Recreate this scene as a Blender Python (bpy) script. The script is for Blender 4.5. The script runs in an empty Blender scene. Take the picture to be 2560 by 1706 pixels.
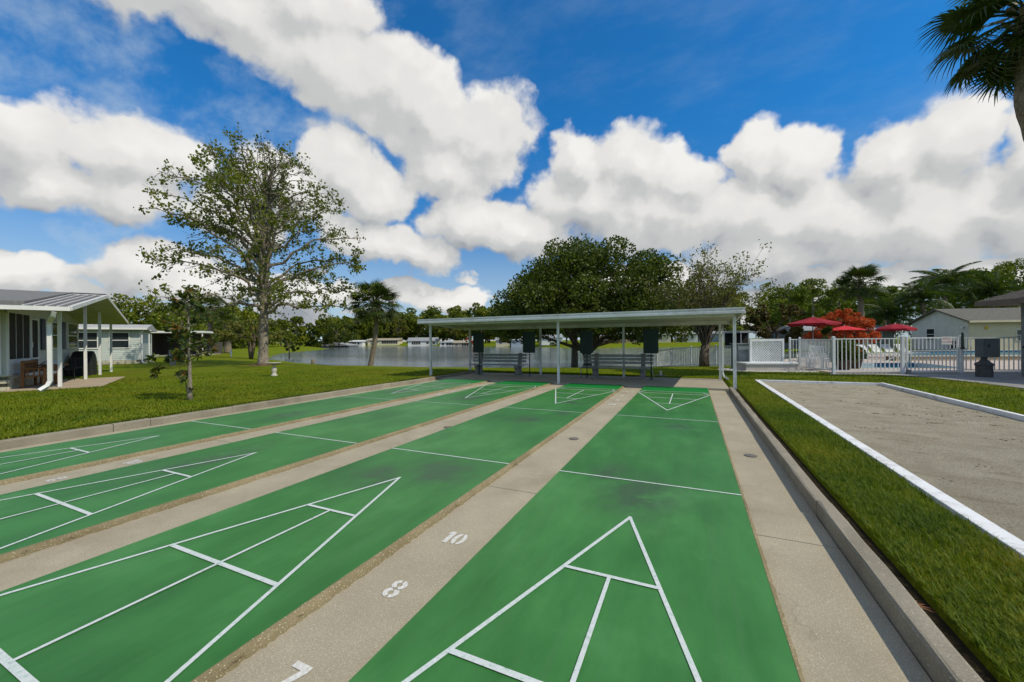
import bpy, bmesh, math, random
import numpy as np
from mathutils import Vector, Matrix

scene = bpy.context.scene
R = math.radians

# ------------------------------------------------------------------ camera
YAW, PITCH, ROLL = -0.4292, -0.0014, -0.0095
CAM = Vector((1.4035, -4.3507, 1.5115))
fw = Vector((math.sin(YAW) * math.cos(PITCH), math.cos(YAW) * math.cos(PITCH), math.sin(PITCH)))
rt = Vector((math.cos(YAW), -math.sin(YAW), 0))
up = rt.cross(fw)
cx = rt * math.cos(ROLL) + up * math.sin(ROLL)
cy = -rt * math.sin(ROLL) + up * math.cos(ROLL)
cam_data = bpy.data.cameras.new('camera')
cam_data.sensor_width = 36.0
cam_data.lens = 982.8 / 2560 * 36
cam_data.clip_start = 0.05
cam_data.clip_end = 5000
cam = bpy.data.objects.new('camera', cam_data)
m = Matrix((cx, cy, -fw)).transposed().to_4x4()
m.translation = CAM
cam.matrix_world = m
scene.collection.objects.link(cam)
scene.camera = cam

# ------------------------------------------------------------------ exposure
scene.view_settings.view_transform = 'Standard'
scene.view_settings.look = 'None'
scene.view_settings.exposure = -0.30
scene.view_settings.gamma = 1.0
scene.view_settings.use_curve_mapping = False
scene.cycles.use_adaptive_sampling = True
scene.cycles.adaptive_threshold = 0.02
scene.cycles.max_bounces = 5
scene.cycles.diffuse_bounces = 2
scene.cycles.glossy_bounces = 2
scene.cycles.transmission_bounces = 2
scene.cycles.transparent_max_bounces = 4

# ------------------------------------------------------------------ sun
SUN_DIR = Vector((0.655, -0.05, 0.745)).normalized()
SUN_EL = math.asin(SUN_DIR.z)
sun_data = bpy.data.lights.new('sun', 'SUN')
sun_data.energy = 4.4
sun_data.angle = R(0.6)
sun_data.color = (1.0, 0.92, 0.76)
sun = bpy.data.objects.new('sun', sun_data)
sun.rotation_mode = 'QUATERNION'
sun.rotation_quaternion = SUN_DIR.to_track_quat('Z', 'Y')
sun.location = (30, -4, 40)
scene.collection.objects.link(sun)

# ------------------------------------------------------------------ sky with cumulus
CLOUDS = [(-1.177,0.690,0.129,0.086,-2.60),(-1.052,0.700,0.170,0.095,3.06),(-0.855,0.651,0.158,0.122,2.76),(-0.740,0.627,0.158,0.125,2.70),(-0.908,0.753,0.156,0.089,-2.90),(-0.659,0.565,0.150,0.130,2.68),(-0.498,0.511,0.134,0.125,0.95),(-0.586,0.420,0.117,0.089,2.90),(-1.317,0.323,0.088,0.052,0.98),(-1.185,0.347,0.096,0.079,-3.07),(-1.291,0.269,0.086,0.049,-2.86),(-1.197,0.271,0.101,0.045,3.12),(-0.839,0.402,0.106,0.091,2.57),(-0.753,0.352,0.077,0.071,0.80),(-0.954,0.352,0.112,0.070,2.96),(-1.026,0.264,0.119,0.056,3.13),(-0.774,0.246,0.107,0.047,3.05),(-0.662,0.221,0.099,0.049,2.98),(-0.257,0.448,0.082,0.064,1.69),(-0.132,0.423,0.115,0.097,2.64),(-0.025,0.386,0.094,0.078,2.23),(0.131,0.400,0.082,0.054,1.78),(0.200,0.364,0.081,0.061,2.01),(0.347,0.319,0.099,0.065,1.84),(0.410,0.335,0.087,0.055,1.89),(0.522,0.283,0.082,0.049,1.84),(-0.236,0.338,0.151,0.086,2.94),(-0.063,0.289,0.175,0.092,2.98),(0.114,0.253,0.165,0.093,2.91),(0.261,0.218,0.149,0.083,2.87),(0.384,0.208,0.121,0.080,2.72),(0.487,0.197,0.091,0.067,2.46),(0.577,0.207,0.083,0.059,2.24),(0.138,0.175,0.143,0.037,3.01),(-0.522,0.301,0.121,0.066,-3.11),(-0.401,0.279,0.144,0.066,3.03),(-1.319,0.117,0.058,0.031,-2.96),(-1.181,0.138,0.066,0.048,-2.89),(-1.085,0.122,0.112,0.039,-3.05),(-0.578,0.103,0.097,0.035,-3.13),(0.311,0.110,0.085,0.024,3.02),(-0.084,0.145,0.196,0.031,3.08),(0.478,0.090,0.051,0.027,2.96),(-0.914,0.115,0.139,0.034,-3.09)]

def build_sky():
    # cloud field as a node group: (azimuth, tan elevation) -> signed thickness
    g = bpy.data.node_groups.new('cumulus_field', 'ShaderNodeTree')
    g.interface.new_socket('Vector', in_out='INPUT', socket_type='NodeSocketVector')
    g.interface.new_socket('Detail', in_out='INPUT', socket_type='NodeSocketFloat')
    g.interface.new_socket('Field', in_out='OUTPUT', socket_type='NodeSocketFloat')
    n, l = g.nodes, g.links
    gi, go = n.new('NodeGroupInput'), n.new('NodeGroupOutput')
    acc, vec = None, gi.outputs['Vector']          # vector is (azimuth, tan elevation, 1)
    for i, (a, t, ra, rb, rot) in enumerate(CLOUDS):
        if i and i % 12 == 0:                      # evaluate in sequential batches
            ch = n.new('ShaderNodeVectorMath'); ch.operation = 'MULTIPLY_ADD'
            l.new(acc, ch.inputs[0]); ch.inputs[1].default_value = (1e-6, 0, 0)
            l.new(gi.outputs['Vector'], ch.inputs[2]); vec = ch.outputs['Vector']
        ds = []
        for (ux, uy, r) in ((math.cos(rot), math.sin(rot), ra), (-math.sin(rot), math.cos(rot), rb)):
            k = n.new('ShaderNodeVectorMath'); k.operation = 'DOT_PRODUCT'
            l.new(vec, k.inputs[0]); k.inputs[1].default_value = (ux / r, uy / r, -(a * ux + t * uy) / r)
            ds.append(k.outputs['Value'])
        s1 = n.new('ShaderNodeMath'); s1.operation = 'MULTIPLY'; l.new(ds[0], s1.inputs[0]); l.new(ds[0], s1.inputs[1])
        s2 = n.new('ShaderNodeMath'); s2.operation = 'MULTIPLY_ADD'; l.new(ds[1], s2.inputs[0]); l.new(ds[1], s2.inputs[1]); l.new(s1.outputs[0], s2.inputs[2])
        if acc is None:
            acc = s2.outputs[0]
        else:
            sm = n.new('ShaderNodeMath'); sm.operation = 'SMOOTH_MIN'
            sm.inputs[2].default_value = 0.40
            l.new(acc, sm.inputs[0]); l.new(s2.outputs[0], sm.inputs[1])
            acc = sm.outputs[0]
    mxm = n.new('ShaderNodeMath'); mxm.operation = 'MAXIMUM'; mxm.inputs[1].default_value = 0.0; l.new(acc, mxm.inputs[0])
    sq = n.new('ShaderNodeMath'); sq.operation = 'SQRT'; l.new(mxm.outputs[0], sq.inputs[0])
    sub = n.new('ShaderNodeMath'); sub.operation = 'SUBTRACT'
    sub.inputs[0].default_value = 1.13
    l.new(sq.outputs[0], sub.inputs[1])
    add = n.new('ShaderNodeMath'); add.operation = 'ADD'
    l.new(sub.outputs[0], add.inputs[0]); l.new(gi.outputs['Detail'], add.inputs[1])
    l.new(add.outputs[0], go.inputs['Field'])

    w = bpy.data.worlds.new('World')
    scene.world = w
    w.use_nodes = True
    n, l = w.node_tree.nodes, w.node_tree.links
    n.clear()
    out = n.new('ShaderNodeOutputWorld')
    sky = n.new('ShaderNodeTexSky')
    sky.sky_type = 'NISHITA'
    sky.sun_disc = False
    sky.sun_elevation = SUN_EL
    sky.sun_rotation = math.atan2(SUN_DIR.x, SUN_DIR.y)
    sky.altitude = 10
    sky.air_density = 1.0
    sky.dust_density = 0.3
    sky.ozone_density = 3.0

    def M(op, a, b=None, c=None, clamp=False):
        k = n.new('ShaderNodeMath'); k.operation = op; k.use_clamp = clamp
        for i, x in enumerate((a, b, c)):
            if x is None: continue
            if isinstance(x, (int, float)): k.inputs[i].default_value = x
            else: l.new(x, k.inputs[i])
        return k.outputs[0]

    def noise(vec, scale, detail, rough=0.55, col=False):
        k = n.new('ShaderNodeTexNoise')
        k.inputs['Scale'].default_value = scale
        k.inputs['Detail'].default_value = detail
        k.inputs['Roughness'].default_value = rough
        l.new(vec, k.inputs['Vector'])
        return k.outputs['Color'] if col else k.outputs[0]

    def smooth(x, lo, hi, a=0.0, b=1.0):
        k = n.new('ShaderNodeMapRange'); k.interpolation_type = 'SMOOTHSTEP'
        k.inputs['From Min'].default_value = lo; k.inputs['From Max'].default_value = hi
        k.inputs['To Min'].default_value = a; k.inputs['To Max'].default_value = b
        l.new(x, k.inputs['Value'])
        return k.outputs[0]

    tc = n.new('ShaderNodeTexCoord')
    d = tc.outputs['Generated']
    sp = n.new('ShaderNodeSeparateXYZ'); l.new(d, sp.inputs[0])
    az = M('ARCTAN2', sp.outputs['X'], sp.outputs['Y'])
    hyp = M('SQRT', M('ADD', M('MULTIPLY', sp.outputs['X'], sp.outputs['X']), M('MULTIPLY', sp.outputs['Y'], sp.outputs['Y'])))
    te = M('MINIMUM', M('DIVIDE', sp.outputs['Z'], M('MAXIMUM', hyp, 0.05)), 4.0)
    # horizontal plane coordinates keep far clouds small near the horizon
    cb = n.new('ShaderNodeCombineXYZ')
    l.new(az, cb.inputs[0]); l.new(te, cb.inputs[1]); cb.inputs[2].default_value = 1.0
    def vm(op, a, b):
        k = n.new('ShaderNodeVectorMath'); k.operation = op
        for i, x in enumerate((a, b)):
            if isinstance(x, tuple): k.inputs[i].default_value = x
            else: l.new(x, k.inputs[i])
        return k.outputs[0]
    def vscale(a, s):
        k = n.new('ShaderNodeVectorMath'); k.operation = 'SCALE'
        l.new(a, k.inputs[0])
        if isinstance(s, (int, float)): k.inputs['Scale'].default_value = s
        else: l.new(s, k.inputs['Scale'])
        return k.outputs[0]
    # finer billows towards the horizon
    wn = n.new('ShaderNodeTexNoise'); wn.inputs['Scale'].default_value = 7.0; wn.inputs['Detail'].default_value = 4; wn.inputs['Roughness'].default_value = .6
    l.new(d, wn.inputs['Vector'])
    wob = vm('MULTIPLY', vm('SUBTRACT', wn.outputs['Color'], (0.5, 0.5, 0.5)), (0.13, 0.11, 0.0))
    p = vm('ADD', cb.outputs[0], wob)
    DX, DY = 0.020, 0.052
    p2 = vm('ADD', p, (DX, DY, 0))
    d2 = vm('ADD', d, (DX, 0, DY))
    def detail(v, pv, oct_):
        a = M('MULTIPLY', M('SUBTRACT', noise(v, 8.5, oct_, 0.62), 0.5), 1.0)
        k = n.new('ShaderNodeTexVoronoi'); k.voronoi_dimensions = '2D'; k.feature = 'F1'
        k.inputs['Scale'].default_value = 15.0
        l.new(pv, k.inputs['Vector'])
        b = M('MULTIPLY', M('SUBTRACT', 0.42, k.outputs['Distance']), 0.30)
        return M('ADD', a, b)
    def field(v, dt):
        k = n.new('ShaderNodeGroup'); k.node_tree = g
        l.new(v, k.inputs['Vector']); l.new(dt, k.inputs['Detail'])
        return k.outputs[0]
    det1, det2 = detail(d, p, 8), detail(d2, p2, 4)
    # thin veil of cirrus, and pale air low over the horizon
    st = n.new('ShaderNodeMapping'); st.inputs['Scale'].default_value = (2.2, 5.0, 6.0)
    st.inputs['Rotation'].default_value = (0.3, 0.5, 0.2)
    l.new(d, st.inputs['Vector'])
    veil = M('MULTIPLY', smooth(noise(st.outputs[0], 1.6, 5, 0.62), 0.40, 0.78), 0.55)
    veil = M('MULTIPLY', veil, smooth(az, -1.0, -0.35, 1.0, 0.22))
    veil = M('MAXIMUM', veil, smooth(te, 0.02, 0.30, 0.55, 0.0))
    # deep blue overhead, paler at the horizon
    tint = n.new('ShaderNodeMix'); tint.data_type = 'RGBA'; tint.blend_type = 'MULTIPLY'
    tint.inputs['Factor'].default_value = 1.0
    l.new(sky.outputs[0], tint.inputs['A'])
    hz = smooth(te, 0.0, 0.55)
    tcol = n.new('ShaderNodeMix'); tcol.data_type = 'RGBA'
    l.new(hz, tcol.inputs['Factor']); tcol.inputs['A'].default_value = (0.74, 0.98, 1.20, 1); tcol.inputs['B'].default_value = (0.22, 1.20, 1.86, 1)
    l.new(tcol.outputs['Result'], tint.inputs['B'])
    mv = n.new('ShaderNodeMix'); mv.data_type = 'RGBA'
    l.new(veil, mv.inputs['Factor']); l.new(tint.outputs['Result'], mv.inputs['A'])
    mv.inputs['B'].default_value = (6.2, 7.6, 8.8, 1)
    base = smooth(te, 0.02, 0.5, 0.49, 0.62)
    def shaded(F1, F2):
        alpha = smooth(F1, -0.05, 0.27)
        lit = M('SUBTRACT', F1, F2)
        thick = smooth(F1, 0.3, 1.3, 0.0, -0.08)
        sh = M('ADD', M('ADD', M('MULTIPLY', lit, 0.50), base), thick, clamp=True)
        ramp = n.new('ShaderNodeValToRGB')
        ramp.color_ramp.interpolation = 'EASE'
        e = ramp.color_ramp.elements
        e[0].position = 0.0; e[0].color = (0.33, 0.36, 0.40, 1)
        e[1].position = 1.0; e[1].color = (0.93, 0.92, 0.89, 1)
        k = ramp.color_ramp.elements.new(0.42); k.color = (0.59, 0.60, 0.60, 1)
        k = ramp.color_ramp.elements.new(0.70); k.color = (0.81, 0.80, 0.78, 1)
        l.new(sh, ramp.inputs[0])
        cl = n.new('ShaderNodeVectorMath'); cl.operation = 'SCALE'
        cl.inputs['Scale'].default_value = 11.8
        l.new(ramp.outputs[0], cl.inputs[0])
        mx = n.new('ShaderNodeMix'); mx.data_type = 'RGBA'
        l.new(alpha, mx.inputs['Factor']); l.new(mv.outputs['Result'], mx.inputs['A']); l.new(cl.outputs[0], mx.inputs['B'])
        bg = n.new('ShaderNodeBackground')
        bg.inputs['Strength'].default_value = 0.1
        l.new(mx.outputs['Result'], bg.inputs['Color'])
        return bg.outputs[0]
    # the banks in view, and broken cumulus of the same kind all round
    away = smooth(M('ABSOLUTE', M('ADD', az, 0.38)), 1.02, 1.20)
    away = M('MAXIMUM', away, smooth(te, 0.88, 1.15))
    ga = M('ADD', M('MULTIPLY', M('SUBTRACT', noise(d, 2.2, 2, 0.5), 0.53), 4.5), det1)
    gb = M('ADD', M('MULTIPLY', M('SUBTRACT', noise(d2, 2.2, 2, 0.5), 0.53), 4.5), det2)
    # small far cumulus stacked low over the horizon
    lowm = n.new('ShaderNodeMapping'); lowm.inputs['Scale'].default_value = (5.5, 17.0, 1.0); lowm.inputs['Location'].default_value = (3.3, 1.7, 0)
    l.new(p, lowm.inputs['Vector'])
    low = M('MULTIPLY', M('SUBTRACT', noise(lowm.outputs[0], 1.0, 2, 0.5), 0.45), 4.2)
    low = M('ADD', low, smooth(te, 0.13, 0.27, 0.0, -3.0))
    low = M('ADD', M('ADD', low, smooth(te, 0.0, 0.05, -0.5, 0.0)), det1)
    mixs = n.new('ShaderNodeMixShader')
    l.new(away, mixs.inputs[0])
    fa = field(p, det1)
    fb = M('ADD', field(p2, det2), M('MULTIPLY', M('MAXIMUM', M('SUBTRACT', low, fa), 0.0), 0.55))
    l.new(shaded(M('MAXIMUM', fa, low), fb), mixs.inputs[1]); l.new(shaded(ga, gb), mixs.inputs[2])
    l.new(mixs.outputs[0], out.inputs['Surface'])
    w.cycles.sampling_method = 'NONE'
build_sky()

# ------------------------------------------------------------------ helpers
C = scene.collection
def tag(o, label=None, cat=None, group=None, kind=None):
    if label: o['label'] = label
    if cat: o['category'] = cat
    if group: o['group'] = group
    if kind: o['kind'] = kind
    return o
def thing(name, label, cat, loc=(0, 0, 0), rz=0.0, group=None, kind=None):
    o = bpy.data.objects.new(name, None)
    o.empty_display_size = 0.2
    o.location = loc; o.rotation_euler = (0, 0, rz)
    C.objects.link(o)
    return tag(o, label, cat, group, kind)
def link(name, me, mat=None, parent=None, loc=None, rot=None, scale=None):
    o = bpy.data.objects.new(name, me)
    if mat is not None and len(me.materials) == 0: me.materials.append(mat)
    C.objects.link(o)
    if parent is not None: o.parent = parent
    if loc is not None: o.location = loc
    if rot is not None: o.rotation_euler = rot
    if scale is not None: o.scale = scale if not isinstance(scale, (int, float)) else (scale,) * 3
    return o
def copy_tree(o, parent=None):
    c = o.copy(); C.objects.link(c)
    if parent is not None: c.parent = parent
    for ch in list(o.children): copy_tree(ch, c)
    return c
class MB:
    def __init__(s): s.v, s.f = [], []
    def add(s, vs, fs):
        b = len(s.v); s.v += [tuple(x) for x in vs]; s.f += [tuple(b + i for i in f) for f in fs]; return s
    def box(s, x0, x1, y0, y1, z0, z1):
        return s.add([(x0,y0,z0),(x1,y0,z0),(x1,y1,z0),(x0,y1,z0),(x0,y0,z1),(x1,y0,z1),(x1,y1,z1),(x0,y1,z1)],
                     [(3,2,1,0),(4,5,6,7),(0,1,5,4),(1,2,6,5),(2,3,7,6),(3,0,4,7)])
    def bar(s, p0, p1, w, h, upv=(0, 0, 1)):
        p0, p1 = Vector(p0), Vector(p1); d = (p1 - p0).normalized()
        a = d.cross(Vector(upv))
        if a.length < 1e-4: a = d.cross(Vector((1, 0, 0)))
        a.normalize(); b = a.cross(d)
        vs = []
        for p in (p0, p1):
            for i, j in ((-1,-1),(1,-1),(1,1),(-1,1)): vs.append(p + a * (w * .5 * i) + b * (h * .5 * j))
        return s.add(vs, [(0,1,2,3),(7,6,5,4),(0,4,5,1),(1,5,6,2),(2,6,7,3),(3,7,4,0)])
    def tube(s, pts, radii, n=8, cap=True):
        pts = [Vector(p) for p in pts]
        if isinstance(radii, (int, float)): radii = [radii] * len(pts)
        base = len(s.v); ref = None
        for i, p in enumerate(pts):
            d = (pts[min(i + 1, len(pts) - 1)] - pts[max(i - 1, 0)])
            d = d.normalized() if d.length > 1e-9 else Vector((0, 0, 1))
            if ref is None: ref = Vector((1, 0, 0)) if abs(d.x) < .8 else Vector((0, 1, 0))
            a = (ref - d * ref.dot(d)).normalized(); b = d.cross(a); ref = a
            for k in range(n):
                t = 2 * math.pi * k / n
                s.v.append(tuple(p + (a * math.cos(t) + b * math.sin(t)) * radii[i]))
        for i in range(len(pts) - 1):
            for k in range(n):
                k2 = (k + 1) % n; u = base + i * n; q = u + n
                s.f.append((u + k, u + k2, q + k2, q + k))
        if cap:
            s.f.append(tuple(base + k for k in reversed(range(n))))
            s.f.append(tuple(base + (len(pts) - 1) * n + k for k in range(n)))
        return s
    def lathe(s, prof, c=(0, 0, 0), n=16):
        base = len(s.v)
        for r, z in prof:
            for k in range(n):
                t = 2 * math.pi * k / n
                s.v.append((c[0] + r * math.cos(t), c[1] + r * math.sin(t), c[2] + z))
        for i in range(len(prof) - 1):
            for k in range(n):
                k2 = (k + 1) % n; u = base + i * n; q = u + n
                s.f.append((u + k, u + k2, q + k2, q + k))
        s.f.append(tuple(base + k for k in reversed(range(n))))
        s.f.append(tuple(base + (len(prof) - 1) * n + k for k in range(n)))
        return s
    def prism(s, poly, z0, z1):
        n = len(poly)
        vs = [(x, y, z0) for x, y in poly] + [(x, y, z1) for x, y in poly]
        return s.add(vs, [tuple(reversed(range(n))), tuple(range(n, 2 * n))] + [(i, (i + 1) % n, n + (i + 1) % n, n + i) for i in range(n)])
    def mesh(s, name, smooth=False):
        me = bpy.data.meshes.new(name)
        me.from_pydata(s.v, [], s.f)
        if smooth: me.polygons.foreach_set('use_smooth', [True] * len(me.polygons))
        me.update()
        return me
    def build(s, name, mat, parent=None, smooth=False, bevel=0, **k):
        me = s.mesh(name, smooth)
        if bevel:
            bm = bmesh.new(); bm.from_mesh(me)
            bmesh.ops.bevel(bm, geom=list(bm.edges), offset=bevel, segments=2, profile=.5, affect='EDGES')
            bm.to_mesh(me); bm.free()
        return link(name, me, mat, parent, **k)
def np_mesh(name, V, F):
    me = bpy.data.meshes.new(name)
    V = np.asarray(V, np.float32); F = np.asarray(F, np.int32)
    k = F.shape[1]
    me.vertices.add(len(V)); me.vertices.foreach_set('co', V.ravel())
    me.loops.add(F.size); me.loops.foreach_set('vertex_index', F.ravel())
    me.polygons.add(len(F))
    me.polygons.foreach_set('loop_start', np.arange(0, F.size, k, dtype=np.int32))
    me.polygons.foreach_set('loop_total', np.full(len(F), k, np.int32))
    me.update(calc_edges=True)
    return me

# ------------------------------------------------------------------ materials
def new_mat(name):
    mt = bpy.data.materials.new(name); mt.use_nodes = True
    n, l = mt.node_tree.nodes, mt.node_tree.links
    b = n['Principled BSDF']
    return mt, n, l, b
def c4(c): return (c[0], c[1], c[2], 1)
def noise_node(n, l, vec, scale, detail=5, rough=.55):
    k = n.new('ShaderNodeTexNoise')
    k.inputs['Scale'].default_value = scale; k.inputs['Detail'].default_value = detail; k.inputs['Roughness'].default_value = rough
    l.new(vec, k.inputs['Vector'])
    return k.outputs[0]
def ramp2(n, l, fac, stops):
    r = n.new('ShaderNodeValToRGB'); e = r.color_ramp.elements
    e[0].position, e[0].color = stops[0][0], c4(stops[0][1])
    e[1].position, e[1].color = stops[-1][0], c4(stops[-1][1])
    for p, c in stops[1:-1]:
        k = e.new(p); k.color = c4(c)
    l.new(fac, r.inputs[0])
    return r.outputs[0]
def mixc(n, l, fac, a, b, mode='MIX'):
    k = n.new('ShaderNodeMix'); k.data_type = 'RGBA'; k.blend_type = mode
    for s, x in (('Factor', fac), ('A', a), ('B', b)):
        if isinstance(x, (int, float)): k.inputs[s].default_value = x
        elif isinstance(x, tuple): k.inputs[s].default_value = c4(x)
        else: l.new(x, k.inputs[s])
    return k.outputs['Result']
def bump_node(n, l, b, h, strength, dist=.01):
    k = n.new('ShaderNodeBump'); k.inputs['Strength'].default_value = strength; k.inputs['Distance'].default_value = dist
    l.new(h, k.inputs['Height']); l.new(k.outputs[0], b.inputs['Normal'])
def pmat(name, c1, c2=None, scale=3., rough=.7, bump=0., bscale=60., spec=.3, metal=0., detail=5, lo=.35, hi=.65, dist=.01, dirt=None, dscale=1.2):
    mt, n, l, b = new_mat(name)
    tc = n.new('ShaderNodeTexCoord')
    v = tc.outputs['Object']
    c2 = c2 or tuple(x * .82 for x in c1)
    col = ramp2(n, l, noise_node(n, l, v, scale, detail), [(lo, c1), (hi, c2)])
    if dirt:
        msk = ramp2(n, l, noise_node(n, l, v, dscale, 7, .65), [(.50, (0, 0, 0)), (.75, (1, 1, 1))])
        col = mixc(n, l, msk, col, dirt)
    l.new(col, b.inputs['Base Color'])
    b.inputs['Roughness'].default_value = rough
    b.inputs['Specular IOR Level'].default_value = spec
    b.inputs['Metallic'].default_value = metal
    if bump: bump_node(n, l, b, noise_node(n, l, v, bscale, 4), bump, dist)
    return mt
def leafmat(name, cols, scale=2.0, trans=.30, rough=.55, fine=9.0):
    mt, n, l, b = new_mat(name)
    tc = n.new('ShaderNodeTexCoord'); v = tc.outputs['Object']
    k = len(cols)
    a = noise_node(n, l, v, scale, 3); f = noise_node(n, l, v, fine, 1)
    s = n.new('ShaderNodeMath'); s.operation = 'ADD'
    m1 = n.new('ShaderNodeMath'); m1.operation = 'MULTIPLY'; m1.inputs[1].default_value = .5; l.new(a, m1.inputs[0])
    m2 = n.new('ShaderNodeMath'); m2.operation = 'MULTIPLY'; m2.inputs[1].default_value = .5; l.new(f, m2.inputs[0])
    l.new(m1.outputs[0], s.inputs[0]); l.new(m2.outputs[0], s.inputs[1])
    col = ramp2(n, l, s.outputs[0], [(.36 + .28 * i / (k - 1), c) for i, c in enumerate(cols)])
    l.new(col, b.inputs['Base Color'])
    b.inputs['Roughness'].default_value = rough
    b.inputs['Specular IOR Level'].default_value = .25
    t = n.new('ShaderNodeBsdfTranslucent')
    br = mixc(n, l, 1.0, col, (1.25, 1.35, .6), 'MULTIPLY')
    l.new(br, t.inputs['Color'])
    mx = n.new('ShaderNodeMixShader'); mx.inputs[0].default_value = trans
    l.new(b.outputs[0], mx.inputs[1]); l.new(t.outputs[0], mx.inputs[2])
    l.new(mx.outputs[0], n['Material Output'].inputs['Surface'])
    return mt
def glassmat(name, tint=(.02, .025, .03), rough=.06):
    mt, n, l, b = new_mat(name)
    b.inputs['Base Color'].default_value = c4(tint)
    b.inputs['Roughness'].default_value = rough
    b.inputs['Specular IOR Level'].default_value = .6
    return mt

WHITE = pmat('white_painted_metal', (.72, .73, .72), (.62, .63, .61), 2.2, .45, .05, 30, .4, dirt=(.45, .44, .38), dscale=1.6)
WHITE_HOUSE = pmat('white_siding_paint', (.74, .74, .70), (.66, .66, .62), 1.5, .6, .05, 20)
FENCE_WHITE = pmat('white_aluminium', (.70, .72, .72), (.60, .62, .62), 3, .4, 0, 20, .45)
SOFFIT = pmat('painted_soffit', (.50, .52, .46), (.43, .45, .39), 2, .7)
GREY_WOOD = pmat('weathered_grey_slat', (.34, .36, .34), (.25, .27, .26), 6, .8, .3, 40)
CONC_DARK = pmat('grey_cast_concrete', (.26, .25, .23), (.19, .18, .165), 5, .9, .4, 60)
BARK = pmat('grey_brown_bark', (.16, .13, .095), (.075, .06, .045), 7, .95, .9, 26, .1, dist=.05)
BARK_PALE = pmat('pale_mottled_bark', (.30, .26, .20), (.15, .125, .095), 5, .95, .6, 22, .1, dist=.03)
BARK_PALM = pmat('palm_trunk_fibre', (.27, .22, .16), (.15, .12, .085), 9, .95, .9, 30, .1, dist=.03)
DARKGREEN = pmat('dark_green_board', (.012, .035, .026), (.006, .02, .016), 3, .5, 0, 20, .35)
BLACK = pmat('black_plastic', (.012, .012, .012), (.02, .02, .02), 4, .55)
STEEL = pmat('galvanised_pipe', (.30, .31, .31), (.22, .23, .23), 8, .4, 0, 20, .5, .6)
GLASS = glassmat('dark_window_glass')
SCREEN = pmat('dark_insect_screen', (.018, .018, .016), (.028, .028, .026), 4, .8)
# ------------------------------------------------------------------ ground and lake
LAKE = np.array([(-46,29),(-34,23.9),(-23.2,20.9),(-17,21.4),(-13.2,21.6),(-8,22.6),(-4,24.7),(-1.2,26.4),(3,28.7),(8,31),(12,37),(13,52),(12,80),(9,101),(2.4,104),(-8,98),(-16.5,91),(-25,92),(-34,97),(-50,108),(-70,122),(-90,132),(-112,138),(-135,128),(-160,112),(-172,100),(-150,92),(-118,91),(-100,84),(-84,66),(-66,44)], float)
WATER_Z = -0.5
def inside(poly, X, Y):
    r = np.zeros(X.shape, bool); n = len(poly)
    for i in range(n):
        x1, y1 = poly[i]; x2, y2 = poly[(i + 1) % n]
        c = ((y1 > Y) != (y2 > Y)) & (X < (x2 - x1) * (Y - y1) / (y2 - y1 + 1e-12) + x1)
        r ^= c
    return r
def sdist(poly, X, Y):
    d = np.full(X.shape, 1e9); n = len(poly)
    for i in range(n):
        a = poly[i]; b = poly[(i + 1) % n]; e = b - a
        t = np.clip(((X - a[0]) * e[0] + (Y - a[1]) * e[1]) / (e @ e), 0, 1)
        d = np.minimum(d, np.hypot(X - a[0] - t * e[0], Y - a[1] - t * e[1]))
    return np.where(inside(poly, X, Y), -d, d)
POOLHOLE = np.array([(7.3,17.0),(9,17.4),(11,18.3),(13.5,19.2),(30,25),(34,42),(20,40),(9,28)], float)
def gz(X, Y):
    X = np.asarray(X, float); Y = np.asarray(Y, float)
    s = sdist(LAKE, X, Y)
    far = np.clip((Y - 55) / 40, 0, 1)
    base = .075 * (1 - far) + .55 * far
    base = np.where((X > -9) & (Y < 40), .04 + .035 * np.clip((-X - 2) / 6, 0, 1), base)
    W = np.where(Y > 60, 8.0, 9.0)
    t = np.clip(s / W, 0, 1); t = t * t * (3 - 2 * t)
    z = -.56 + (base + .56) * t
    z = np.where(s < 0, -.56 + np.maximum(s * .25, -1.5), z)
    z += .012 * np.sin(X * .9 + 1.3) * np.cos(Y * .7) * np.clip(s / 3, 0, 1)
    return z
def ground_z(x, y): return float(gz(np.array([x]), np.array([y]))[0])
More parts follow.
